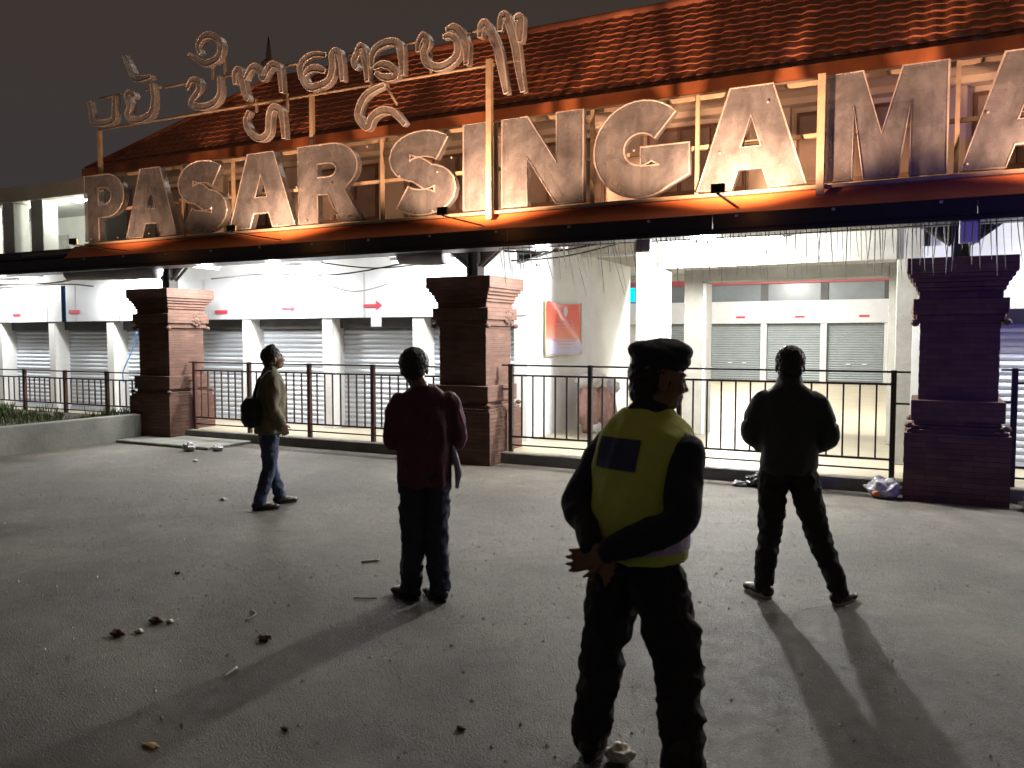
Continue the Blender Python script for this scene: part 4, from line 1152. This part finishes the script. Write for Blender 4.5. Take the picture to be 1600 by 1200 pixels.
# ------------------------------------------------------------------ people
M_skin = mat('brown_skin', (0.24, 0.13, 0.085), (0.18, 0.095, 0.06), 8, 0.5, 0.1, 60)
M_hair = mat('black_hair', (0.012, 0.010, 0.009), (0.006, 0.005, 0.005), 30, 0.5, 0.6, 90)
M_eye = mat('eye_white', (0.7, 0.68, 0.64), None, 3, 0.2)
M_navy = mat('navy_cloth', (0.024, 0.027, 0.038), (0.014, 0.016, 0.024), 14, 0.85, 0.3, 70)
M_puffer = mat('black_jacket_cloth', (0.032, 0.038, 0.050), (0.018, 0.022, 0.030), 7, 0.6, 0.3, 50)
M_maroon = mat('dark_maroon_cloth', (0.12, 0.028, 0.055), (0.07, 0.018, 0.034), 7, 0.8, 0.3, 60)
M_olive = mat('olive_jacket_cloth', (0.16, 0.145, 0.08), (0.10, 0.09, 0.05), 7, 0.8, 0.3, 60)
M_denim = mat('dark_blue_denim', (0.045, 0.065, 0.13), (0.024, 0.035, 0.075), 16, 0.85, 0.4, 90)
M_blackcloth = mat('black_cloth', (0.020, 0.019, 0.023), (0.012, 0.012, 0.014), 12, 0.85, 0.3, 60)
M_bluetrack = mat('blue_black_cloth', (0.026, 0.036, 0.066), (0.014, 0.02, 0.04), 12, 0.8, 0.3, 60)
M_shoe = mat('black_leather', (0.016, 0.014, 0.013), (0.010, 0.009, 0.008), 12, 0.4, 0.2, 60)
M_sole = mat('pale_sole', (0.5, 0.48, 0.45), (0.3, 0.29, 0.27), 12, 0.7)
M_vest = mat('lime_safety_vest', (0.60, 0.70, 0.13), (0.48, 0.57, 0.10), 6, 0.75, 0.3, 50)
M_reflect = mat('reflective_violet_band', (0.62, 0.52, 0.80), (0.45, 0.36, 0.62), 30, 0.35, 0.3, 90)
M_patch = mat('navy_back_patch', (0.030, 0.045, 0.14), (0.02, 0.032, 0.10), 12, 0.55)
M_pink = mat('pink_piping', (0.42, 0.05, 0.18), (0.3, 0.035, 0.12), 12, 0.6)
M_greylining = mat('grey_lining', (0.42, 0.40, 0.46), (0.3, 0.28, 0.33), 12, 0.7)
M_badge = mat('cap_badge_red_brown', (0.34, 0.13, 0.07), (0.2, 0.08, 0.05), 30, 0.5)

def V(*a): return Vector(a)
def ell(bm, c, r, rot=None, sub=3):
    m = Matrix.Translation(c) @ (rot.to_4x4() if rot else Matrix.Identity(4)) @ Matrix.Diagonal((r[0], r[1], r[2], 1))
    bmesh.ops.create_icosphere(bm, subdivisions=sub, radius=1, matrix=m)
def limb(bm, pts, rad, n=6, seg=14):
    """smooth tapered limb with round ends"""
    sp_ = smooth_path(pts, n)
    rr = []
    for i in range(len(sp_)):
        u = i / n; k = min(int(u), len(rad) - 2); f = u - k
        f = f * f * (3 - 2 * f)
        rr.append(rad[k] * (1 - f) + rad[k + 1] * f)
    bm_tube(bm, sp_, rr, seg)
    ell(bm, sp_[0], (rr[0],) * 3, sub=2); ell(bm, sp_[-1], (rr[-1],) * 3, sub=2)
def loft(bm, rings, seg=26, p=2.3):
    """closed loft of superellipse rings (cx,cy,cz,rx,ry)"""
    prev = None; first = None
    for (cx, cy_, cz, rx, ry_) in rings:
        ring = []
        for k in range(seg):
            a = 2 * math.pi * k / seg; c, s = math.cos(a), math.sin(a)
            ring.append(bm.verts.new((cx + rx * math.copysign(abs(c) ** (2 / p), c), cy_ + ry_ * math.copysign(abs(s) ** (2 / p), s), cz)))
        if prev:
            for k in range(seg): bm.faces.new((prev[k], prev[(k + 1) % seg], ring[(k + 1) % seg], ring[k]))
        else: first = ring
        prev = ring
    bm.faces.new(first[::-1]); bm.faces.new(prev)
def fuse(name, bm, mtl, parent, vox=0.010, sm=6, wr=0.0, wf=9.0, seed=0.0, label=None, wz=0.5):
    """fuse the overlapping volumes into one skin, smooth it, add cloth folds"""
    bmesh.ops.recalc_face_normals(bm, faces=bm.faces[:])
    me = bpy.data.meshes.new('tmp'); bm.to_mesh(me); bm.free()
    o = bpy.data.objects.new('tmp', me); COL.objects.link(o)
    md = o.modifiers.new('r', 'REMESH'); md.mode = 'VOXEL'; md.voxel_size = vox; md.use_smooth_shade = True
    if sm:
        ms = o.modifiers.new('s', 'SMOOTH'); ms.factor = 0.5; ms.iterations = sm
    dg = bpy.context.evaluated_depsgraph_get(); dg.update()
    out = bpy.data.meshes.new_from_object(o.evaluated_get(dg)); out.name = name
    bpy.data.objects.remove(o); bpy.data.meshes.remove(me)
    if wr:
        nn = [v.normal.copy() for v in out.vertices]
        for v, n in zip(out.vertices, nn):
            q = v.co
            w = V(q.x * wf + seed, q.y * wf, q.z * wf * wz + seed * 2)
            f = 1 - 2 * abs(noise.noise(w)) ; f2 = noise.noise(w * 2.7)
            v.co = q + n * wr * 1.35 * (f * 0.8 - .35 + f2 * 0.35)
    for p_ in out.polygons: p_.use_smooth = True
    out.materials.clear()
    return link(name, out, mtl, parent) if not label else tag(link(name, out, mtl, parent), label)

def hand(bm, w, d, up, side, curl=0.5, s=1.0):
    """five fingered hand: wrist w, pointing direction d, palm normal 'up' (fingers curl towards it), side=+1/-1 where the thumb leaves"""
    d = d.normalized(); up = (up - d * up.dot(d)).normalized(); lat = d.cross(up).normalized() * side
    palm = [w, w + d * .045 * s, w + d * .085 * s]
    for k in range(4):
        t = (k - 1.5) * 0.019 * s
        limb(bm, [w + lat * t * .6, w + d * .05 * s + lat * t, w + d * .085 * s + lat * t], [.014 * s, .0135 * s, .0105 * s], 3, 8)
    for k, L_ in enumerate((.068, .076, .071, .056)):
        t = (1.5 - k) * 0.021 * s
        b = w + d * .086 * s + lat * t
        spread = lat * (1.5 - k) * .05
        a1, a2, a3 = curl * .55, curl * 1.3, curl * 1.9
        p1 = b + (d * math.cos(a1) + up * math.sin(a1) + spread) * L_ * .42 * s
        p2 = p1 + (d * math.cos(a2) + up * math.sin(a2) + spread) * L_ * .32 * s
        p3 = p2 + (d * math.cos(a3) + up * math.sin(a3)) * L_ * .26 * s
        limb(bm, [b, p1, p2, p3], [.0095 * s, .0088 * s, .008 * s, .0065 * s], 3, 8)
    b = w + d * .022 * s + lat * .026 * s
    limb(bm, [b, b + (d * .75 + lat * .75 + up * .2) * .034 * s, b + (d * 1.0 + lat * .65 + up * .45) * .062 * s], [.013 * s, .010 * s, .0075 * s], 3, 8)

def head_shape(bm, c, yaw, tilt=0.0, s=1.0):
    """c = centre of the skull; the face looks along +y before turning"""
    rot = Matrix.Rotation(yaw, 3, 'Z') @ Matrix.Rotation(tilt, 3, 'X')
    def e(p, r, a=0.0): ell(bm, c + rot @ (V(*p) * s), tuple(q * s for q in r), rot @ Matrix.Rotation(a, 3, 'X'))
    e((0, -.012, .020), (.074, .090, .082))        # cranium
    e((0, .022, -.030), (.060, .066, .080))        # face
    e((0, .048, -.088), (.034, .030, .022))        # chin
    e((0, .014, -.070), (.054, .056, .036), -.3)   # jaw
    e((0, .086, -.022), (.011, .014, .024), .35)   # nose bridge
    e((0, .094, -.036), (.016, .014, .011))        # nose tip
    e((0, .074, .012), (.052, .014, .010))         # brow
    e((.034, .066, -.034), (.020, .016, .018)); e((-.034, .066, -.034), (.020, .016, .018))   # cheeks
    e((0, .079, -.060), (.024, .012, .007)); e((0, .077, -.071), (.022, .012, .008))   # lips
    for q in (-1, 1):
        e((q * .076, -.006, -.018), (.009, .018, .031), -.2)   # ears
    return rot
def eyes(parent, c, rot, s=1.0):
    bm = bmesh.new()
    for q in (-1, 1): ell(bm, c + rot @ (V(q * .029, .074, -.006) * s), (.011 * s,) * 3, sub=2)
    bm_obj('eyes', bm, M_eye, parent, smooth=True)

def shoe(bm, a, yaw, L_=.27, s=1.0, flat=False):
    rot = Matrix.Rotation(yaw, 3, 'Z')
    def e(p, r): ell(bm, a + rot @ (V(*p) * s), tuple(q * s for q in r), rot)
    e((0, -.03, -.035), (.040, .052, .042)); e((0, .05, -.048), (.043, .09, .032)); e((0, .125, -.055), (.044, .055, .026)); e((0, 0, .02), (.042, .05, .05))
def sole(parent, a, yaw, m=None):
    rot = Matrix.Rotation(yaw, 3, 'Z')
    bm = bmesh.new(); pts = []
    for k in range(20):
        t = 2 * math.pi * k / 20; y = .05 + .125 * math.sin(t); x = (.043 if y > .05 else .037) * math.cos(t)
        pts.append(a + rot @ V(x, y, 0))
    lo = [bm.verts.new((p.x, p.y, 0.001)) for p in pts]; hi = [bm.verts.new((p.x, p.y, 0.020)) for p in pts]
    bm.faces.new(lo[::-1]); bm.faces.new(hi)
    for k in range(20): bm.faces.new((lo[k], lo[(k + 1) % 20], hi[(k + 1) % 20], hi[k]))
    return bm_obj('sole', bm, m or M_shoe, parent)

def person(loc, heading, label, P_, group=None):
    """heading: rotation about z; local +y is the way the chest faces, +x is the person's right hand side"""
    t = empty('person', loc, heading); tag(t, label, 'person', group)
    H = P_['H']; k = H / 1.62; vox = P_.get('vox', .010)
    hipz, shz = .50 * H, P_.get('shz', .815) * H
    lean = P_.get('lean', 0.0)
    hx = .085 * k; sx = P_.get('sx', .165) * k
    A, Lg = P_['arms'], P_['legs']
    hc = V(*P_['head']); hyaw = P_['hyaw']; ht = P_.get('htilt', 0)
    g = P_.get('girth', 1.0)
    # ---- body
    bm = bmesh.new()
    rot = head_shape(bm, hc, hyaw, ht, k * 1.09)
    limb(bm, [V(0, lean * .9 - .01, shz - .02), V(hc.x * .5, (lean - .01 + hc.y) * .5 - .005, shz + .05), hc + V(0, -.01, -.06)], [.060 * k, .056 * k, .054 * k])
    loft(bm, [(0, 0, hipz - .02, .12 * k, .08 * k), (0, 0, hipz + .12, .13 * k, .085 * k), (0, lean * .4, hipz + .24, .12 * k, .08 * k), (0, lean * .8, shz - .10, .145 * k, .085 * k), (0, lean, shz, .10 * k, .06 * k)])
    for (sh, el, wr, hd, up, sd, cu) in A:
        limb(bm, [V(*sh), V(*el), V(*wr)], [.038 * k, .034 * k, .024 * k])
        hand(bm, V(*wr), V(*hd), V(*up), sd, cu, k * 1.0)
    for (hp, kn, an, fy) in Lg:
        limb(bm, [V(*hp), V(*kn), V(*an)], [.07 * k, .045 * k, .034 * k])
        shoe(bm, V(*an) + V(0, 0, .0), fy, s=.88 * k)
    fuse('body', bm, M_skin, t, vox * P_.get('bvox', .8), 2)
    eyes(t, hc, rot, k * 1.09)
    # ---- trousers
    T = P_['trousers']; bm = bmesh.new()
    th, knr, hm = T.get('th', .092), T.get('kn', .070), T.get('hem', .066)
    loft(bm, [(0, 0, hipz - .04, .145 * k * g, .112 * k * g), (0, 0, hipz + .03, .155 * k * g, .118 * k * g), (0, lean * .1, hipz + .14, .148 * k * g, .112 * k * g)])
    for (hp, kn, an, fy) in Lg:
        a = V(*an); kk = V(*kn); h_ = V(*hp)
        limb(bm, [h_, h_ * .45 + kk * .55 , kk, kk * .45 + a * .55, a + V(0, -.006, .0)], [th * k, th * .93 * k, knr * k, (knr + hm) / 2 * k, hm * k])
        if T.get('cargo'):
            q = (h_ * .35 + kk * .65); ell(bm, q + V(math.copysign(.075, hp[0]) * k, 0, 0), (.03 * k, .06 * k, .085 * k))
            ell(bm, kk + V(0, .03, 0), (.065 * k, .055 * k, .08 * k))
    fuse('trousers', bm, T['m'], t, vox, 3, T.get('wr', .010) , 11, seed=loc[0], wz=1.1)
    # ---- shoes
    for (hp, kn, an, fy) in Lg:
        bm = bmesh.new(); shoe(bm, V(*an), fy, s=1.05 * k)
        if T.get('boot'): limb(bm, [V(*an), V(*an) + V(0, -.005, .12)], [.052 * k, .058 * k])
        o = fuse('shoe', bm, M_shoe, t, .008, 2)
        sole(o, V(an[0], an[1], 0), fy, P_.get('solem'))
    # ---- jacket
    J = P_['jacket']; bm = bmesh.new(); hem = J['hem'] * H; jr = J.get('r', 1.0)
    loft(bm, [(0, -.0, hem, .165 * k * jr * J.get('hr', 1), .128 * k * jr * J.get('hr', 1)), (0, 0, hem + .05, .172 * k * jr, .132 * k * jr), (0, lean * .3, hem + .17, .168 * k * jr, .128 * k * jr),
              (0, lean * .7, shz - .20, .182 * k * jr, .132 * k * jr), (0, lean * .9, shz - .09, .186 * k * jr, .118 * k * jr), (0, lean, shz - .03, .172 * k * jr, .100 * k * jr), (0, lean, shz + .012, .125 * k * jr, .084 * k * jr), (0, lean, shz + .055, .072 * k, .070 * k)])
    for (sh, el, wr, hd, up, sd, cu) in A:
        s_, e_, w_ = V(sh[0] * .93, sh[1], sh[2] - .035), V(*el), V(*wr)
        ar = J.get('ar', 1.0)
        if J.get('sleeve', 1):
            limb(bm, [s_, s_ * .5 + e_ * .5 + (e_ - w_) * .02, e_, e_ * .45 + w_ * .55, w_ - (w_ - e_) * .06], [.070 * k * ar, .066 * k * ar, .058 * k * ar, .052 * k * ar, .040 * k * ar])
    if J.get('collar'):
        limb(bm, [V(0, lean - .01, shz + .02), V(hc.x * .4, lean * .9 + (hc.y - lean) * .25, shz + J['collar'])], [.082 * k, .074 * k])
    fuse('jacket', bm, J['m'], t, vox, 4, J.get('wr', .012), J.get('wf', 8), seed=loc[1] + 4)
    return t, k, shz, hipz, hc, rot

def hair(parent, hc, rot, k, s=1.09, m=None, spike=0.0, low=-.03, thick=1.0, seed=0):
    bm = bmesh.new()
    ell(bm, hc + rot @ (V(0, -.018, .028) * k * s), (.082 * k * s * thick, .094 * k * s * thick, .084 * k * s * thick), rot)
    ell(bm, hc + rot @ (V(0, -.048, low) * k * s), (.066 * k * s * thick, .052 * k * s, .06 * k * s), rot)
    if spike: ell(bm, hc + rot @ (V(0, .0, .095) * k * s), (.035, .05, .03 + spike), rot)
    o = fuse('hair', bm, m or M_hair, parent, .006, 2)
    for v in o.data.vertices:
        v.co += v.normal * .006 * noise.noise(v.co * 60 + V(seed, 0, 0))
    return o

yaw_view = 0.469        # heading of someone facing straight away from the camera is about the camera's own yaw
def ang_to(loc):  # world heading (about z, +y = 0) looking from the camera to loc
    d = Vector(loc) - cam.location
    return math.atan2(-d.x, d.y)

# 1 man in the olive jacket, seen from his right rear, looking right
loc = (-5.64, -3.63, 0); hd = ang_to(loc) - R(74)
H = 1.57
t1, k, shz, hipz, hc, rot = person(loc, hd, 'man in olive jacket and blue jeans with black waist bag, looking up to the right', dict(
    H=H, head=(0.0, .045, 1.452), hyaw=R(-4), htilt=R(12), lean=.02, vox=.010,
    arms=[((-.165, .0, 1.25), (-.215, -.055, 1.00), (-.08, -.13, .86), (.8, -.15, -.5), (0, 1, .2), 1, .7),
          ((.165, .0, 1.25), (.225, -.03, .99), (.17, .075, .82), (-.2, .35, -.9), (-1, 0, 0), 1, .6)],
    legs=[((-.085, 0, .76), (-.10, .02, .42), (-.11, .13, .085), R(8)), ((.085, -.02, .76), (.085, -.03, .42), (.10, -.13, .085), R(-10))],
    trousers=dict(m=M_denim, th=.088, kn=.068, hem=.060, wr=.010), jacket=dict(m=M_olive, hem=.46, r=1.07, wr=.014, collar=.05)), 'men standing in the yard')
hair(t1, hc, rot, k, spike=.004, seed=1)
bm = bmesh.new()
loft(bm, [(.06, -.19, .80, .10, .05), (.06, -.205, .86, .125, .075), (.06, -.205, 1.0, .12, .075), (.06, -.18, 1.08, .09, .05)])
fuse('waist_bag', bm, M_blackcloth, t1, .008, 4, .006, 10)
tube('bag_strap', smooth_path([(.10, -.17, 1.06), (.12, -.14, 1.22), (.10, -.03, 1.325), (.04, .12, 1.18), (-.1, .15, 1.0)], 6), .014, M_blackcloth, t1, 8)
tube('zip_pull', [(.16, .155, .93), (.16, .16, .915)], .010, M_greylining, t1, 8)

# 2 man in the maroon jacket, back to us, arms folded in front
loc = (-2.775, -5.30, 0); hd = ang_to(loc) + R(6)
t2, k, shz, hipz, hc, rot = person(loc, hd, 'man in dark maroon jacket with pink sleeve piping seen from behind, arms folded in front', dict(
    H=1.59, head=(-.055, .03, 1.465), hyaw=R(-16), htilt=R(-4), lean=.01, vox=.009,
    arms=[((-.165, .0, 1.275), (-.205, .01, 1.02), (-.06, .17, 1.01), (1, .1, .1), (0, -1, 0), -1, .5),
          ((.17, .0, 1.275), (.215, .01, 1.00), (.06, .18, .98), (-1, .1, .1), (0, -1, 0), -1, .5)],
    legs=[((-.07, 0, .78), (-.075, .01, .43), (-.085, .03, .085), R(36)), ((.075, 0, .78), (.07, -.01, .43), (.085, -.04, .085), R(22))],
    trousers=dict(m=M_bluetrack, th=.096, kn=.076, hem=.070, wr=.012), jacket=dict(m=M_maroon, hem=.455, r=1.0, wr=.012, hr=.98, ar=1.03)), 'men standing in the yard')
hair(t2, hc, rot, k, thick=1.07, low=-.02, seed=2)
for dx in (0,):
    tube('sleeve_piping', smooth_path([(.160, -.055, 1.285), (.205, -.052, 1.21), (.240, -.035, 1.11), (.262, -.012, 1.02), (.235, .02, .95)], 6), .010, M_pink, t2, 8)
bm = bmesh.new(); loft(bm, [(.205, .0, .70, .010, .03), (.212, -.02, .80, .020, .05), (.185, -.03, .92, .018, .05), (.17, -.03, .98, .008, .03)])
fuse('grey_lining', bm, M_greylining, t2, .007, 2, .004)

# 3 officer in lime vest, nearest to us
loc = (-.93, -6.70, 0); hd = ang_to(loc) - R(36)
t3, k, shz, hipz, hc, rot = person(loc, hd, 'officer in dark beret and lime safety vest with navy patch, hands clasped behind', dict(
    H=1.65, head=(.02, .10, 1.505), hyaw=R(-38), htilt=R(-6), lean=.055, vox=.009, bvox=.62, sx=.17, shz=.80,
    arms=[((-.165, .05, 1.275), (-.235, -.06, 1.03), (-.045, -.205, .895), (.75, -.15, -.42), (0, -1, .1), 1, .45),
          ((.175, .05, 1.275), (.225, -.075, 1.015), (.02, -.215, .90), (-.85, -.15, -.38), (0, -1, .3), -1, .75)],
    legs=[((-.085, 0, .79), (-.165, .02, .46), (-.22, .01, .09), R(24)), ((.085, 0, .79), (.165, .03, .46), (.235, -.03, .09), R(-14))],
    trousers=dict(m=M_blackcloth, th=.102, kn=.084, hem=.072, wr=.016, cargo=True, boot=True), jacket=dict(m=M_navy, hem=.52, r=.93, wr=.012, ar=1.03, collar=.045)), 'men standing in the yard')
# beret
bm = bmesh.new()
br = Matrix.Rotation(R(-12), 3, 'Y') 
ell(bm, hc + rot @ V(.006, -.010, .076), (.106, .122, .050), rot @ Matrix.Rotation(R(-8), 3, 'X'))
ell(bm, hc + rot @ V(.0, -.006, .045), (.092, .106, .040), rot)
ell(bm, hc + rot @ V(.010, .012, .098), (.088, .102, .046), rot)
fuse('beret', bm, M_navy, t3, .006, 4, .003, 20)
bm = bmesh.new(); ell(bm, hc + rot @ V(-.062, .072, .098), (.020, .010, .016), rot); ell(bm, hc + rot @ V(.072, .045, .096), (.012, .022, .014), rot)
bm_obj('beret_badge', bm, M_badge, t3, smooth=True)
hair(t3, hc + rot @ V(0, -.006, -.022), rot, k, s=1.0, low=-.035, seed=3)
# vest: torso shell with shoulder straps, open at the arms
bm = bmesh.new(); L0 = .055
loft(bm, [(0, .0, .845, .176, .150), (0, .005, .90, .178, .150), (0, .02, 1.05, .180, .148), (0, .035, 1.18, .190, .146), (0, .048, 1.25, .196, .134), (0, .052, 1.30, .180, .118), (0, .055, 1.345, .135, .102), (0, .06, 1.385, .084, .088)], p=2.6)
vest = fuse('safety_vest', bm, M_vest, t3, .009, 4, .009, 8, seed=2)
# pieces laid on the vest
def wrap(name, parent, x0, x1, z0, z1, side, m, off=.004, nx=18, nz=8):
    """a cloth piece laid on the back (side=-1) of the vest by casting onto it"""
    from mathutils.bvhtree import BVHTree
    bvh = BVHTree.FromPolygons([v.co for v in vest.data.vertices], [tuple(p.vertices) for p in vest.data.polygons])
    bm = bmesh.new(); g_ = {}
    for i in range(nx + 1):
        for j in range(nz + 1):
            u = x0 + (x1 - x0) * i / nx; z = z0 + (z1 - z0) * j / nz
            if side == 'ring': 
                o_ = V(math.cos(u) * .6, math.sin(u) * .6 + .01, z); d_ = V(-math.cos(u), -math.sin(u), 0)
            else:
                o_ = V(u, side * .6, z); d_ = V(0, -side, 0)
            h_, n_, _, _ = bvh.ray_cast(o_, d_)
            if h_ is None: continue
            g_[i, j] = bm.verts.new(h_ - d_ * off)
    for i in range(nx):
        for j in range(nz):
            q_ = [g_.get(a) for a in ((i, j), (i + 1, j), (i + 1, j + 1), (i, j + 1))]
            if all(q_): bm.faces.new(q_)
    return bm_obj(name, bm, m, parent, smooth=True)
wrap('back_patch', vest, -.12, .07, 1.175, 1.285, -1, M_patch)
M_letter = mat('dull_patch_print', (0.10, 0.13, 0.26), (0.07, 0.09, 0.2), 20, .6)
wrap('reflective_band', vest, 0, 2 * math.pi, .885, .935, 'ring', M_reflect, .004, 90, 4)

# 4 man in black puffer, legs apart
loc = (-.745, -4.25, 0); hd = ang_to(loc) + R(2)
t4, k, shz, hipz, hc, rot = person(loc, hd, 'man in black padded jacket seen from behind, legs wide apart', dict(
    H=1.60, head=(0, .03, 1.478), hyaw=R(4), htilt=R(-4), lean=.0, vox=.009,
    arms=[((-.165, .0, 1.27), (-.232, .0, 1.04), (-.12, .16, .93), (.7, .4, -.5), (0, -1, 0), -1, .6),
          ((.165, .0, 1.27), (.232, .0, 1.04), (.12, .16, .93), (-.7, .4, -.5), (0, -1, 0), -1, .6)],
    legs=[((-.082, 0, .79), (-.10, .03, .43), (-.135, -.01, .085), R(38)), ((.082, 0, .79), (.18, .03, .43), (.315, -.03, .085), R(-34))],
    trousers=dict(m=M_blackcloth, th=.094, kn=.074, hem=.058, wr=.013), jacket=dict(m=M_puffer, hem=.50, r=1.02, wr=.012, wf=6, ar=1.18, collar=.075, hr=.92), solem=M_sole), 'men standing in the yard')
hair(t4, hc, rot, k, thick=1.03, seed=4)
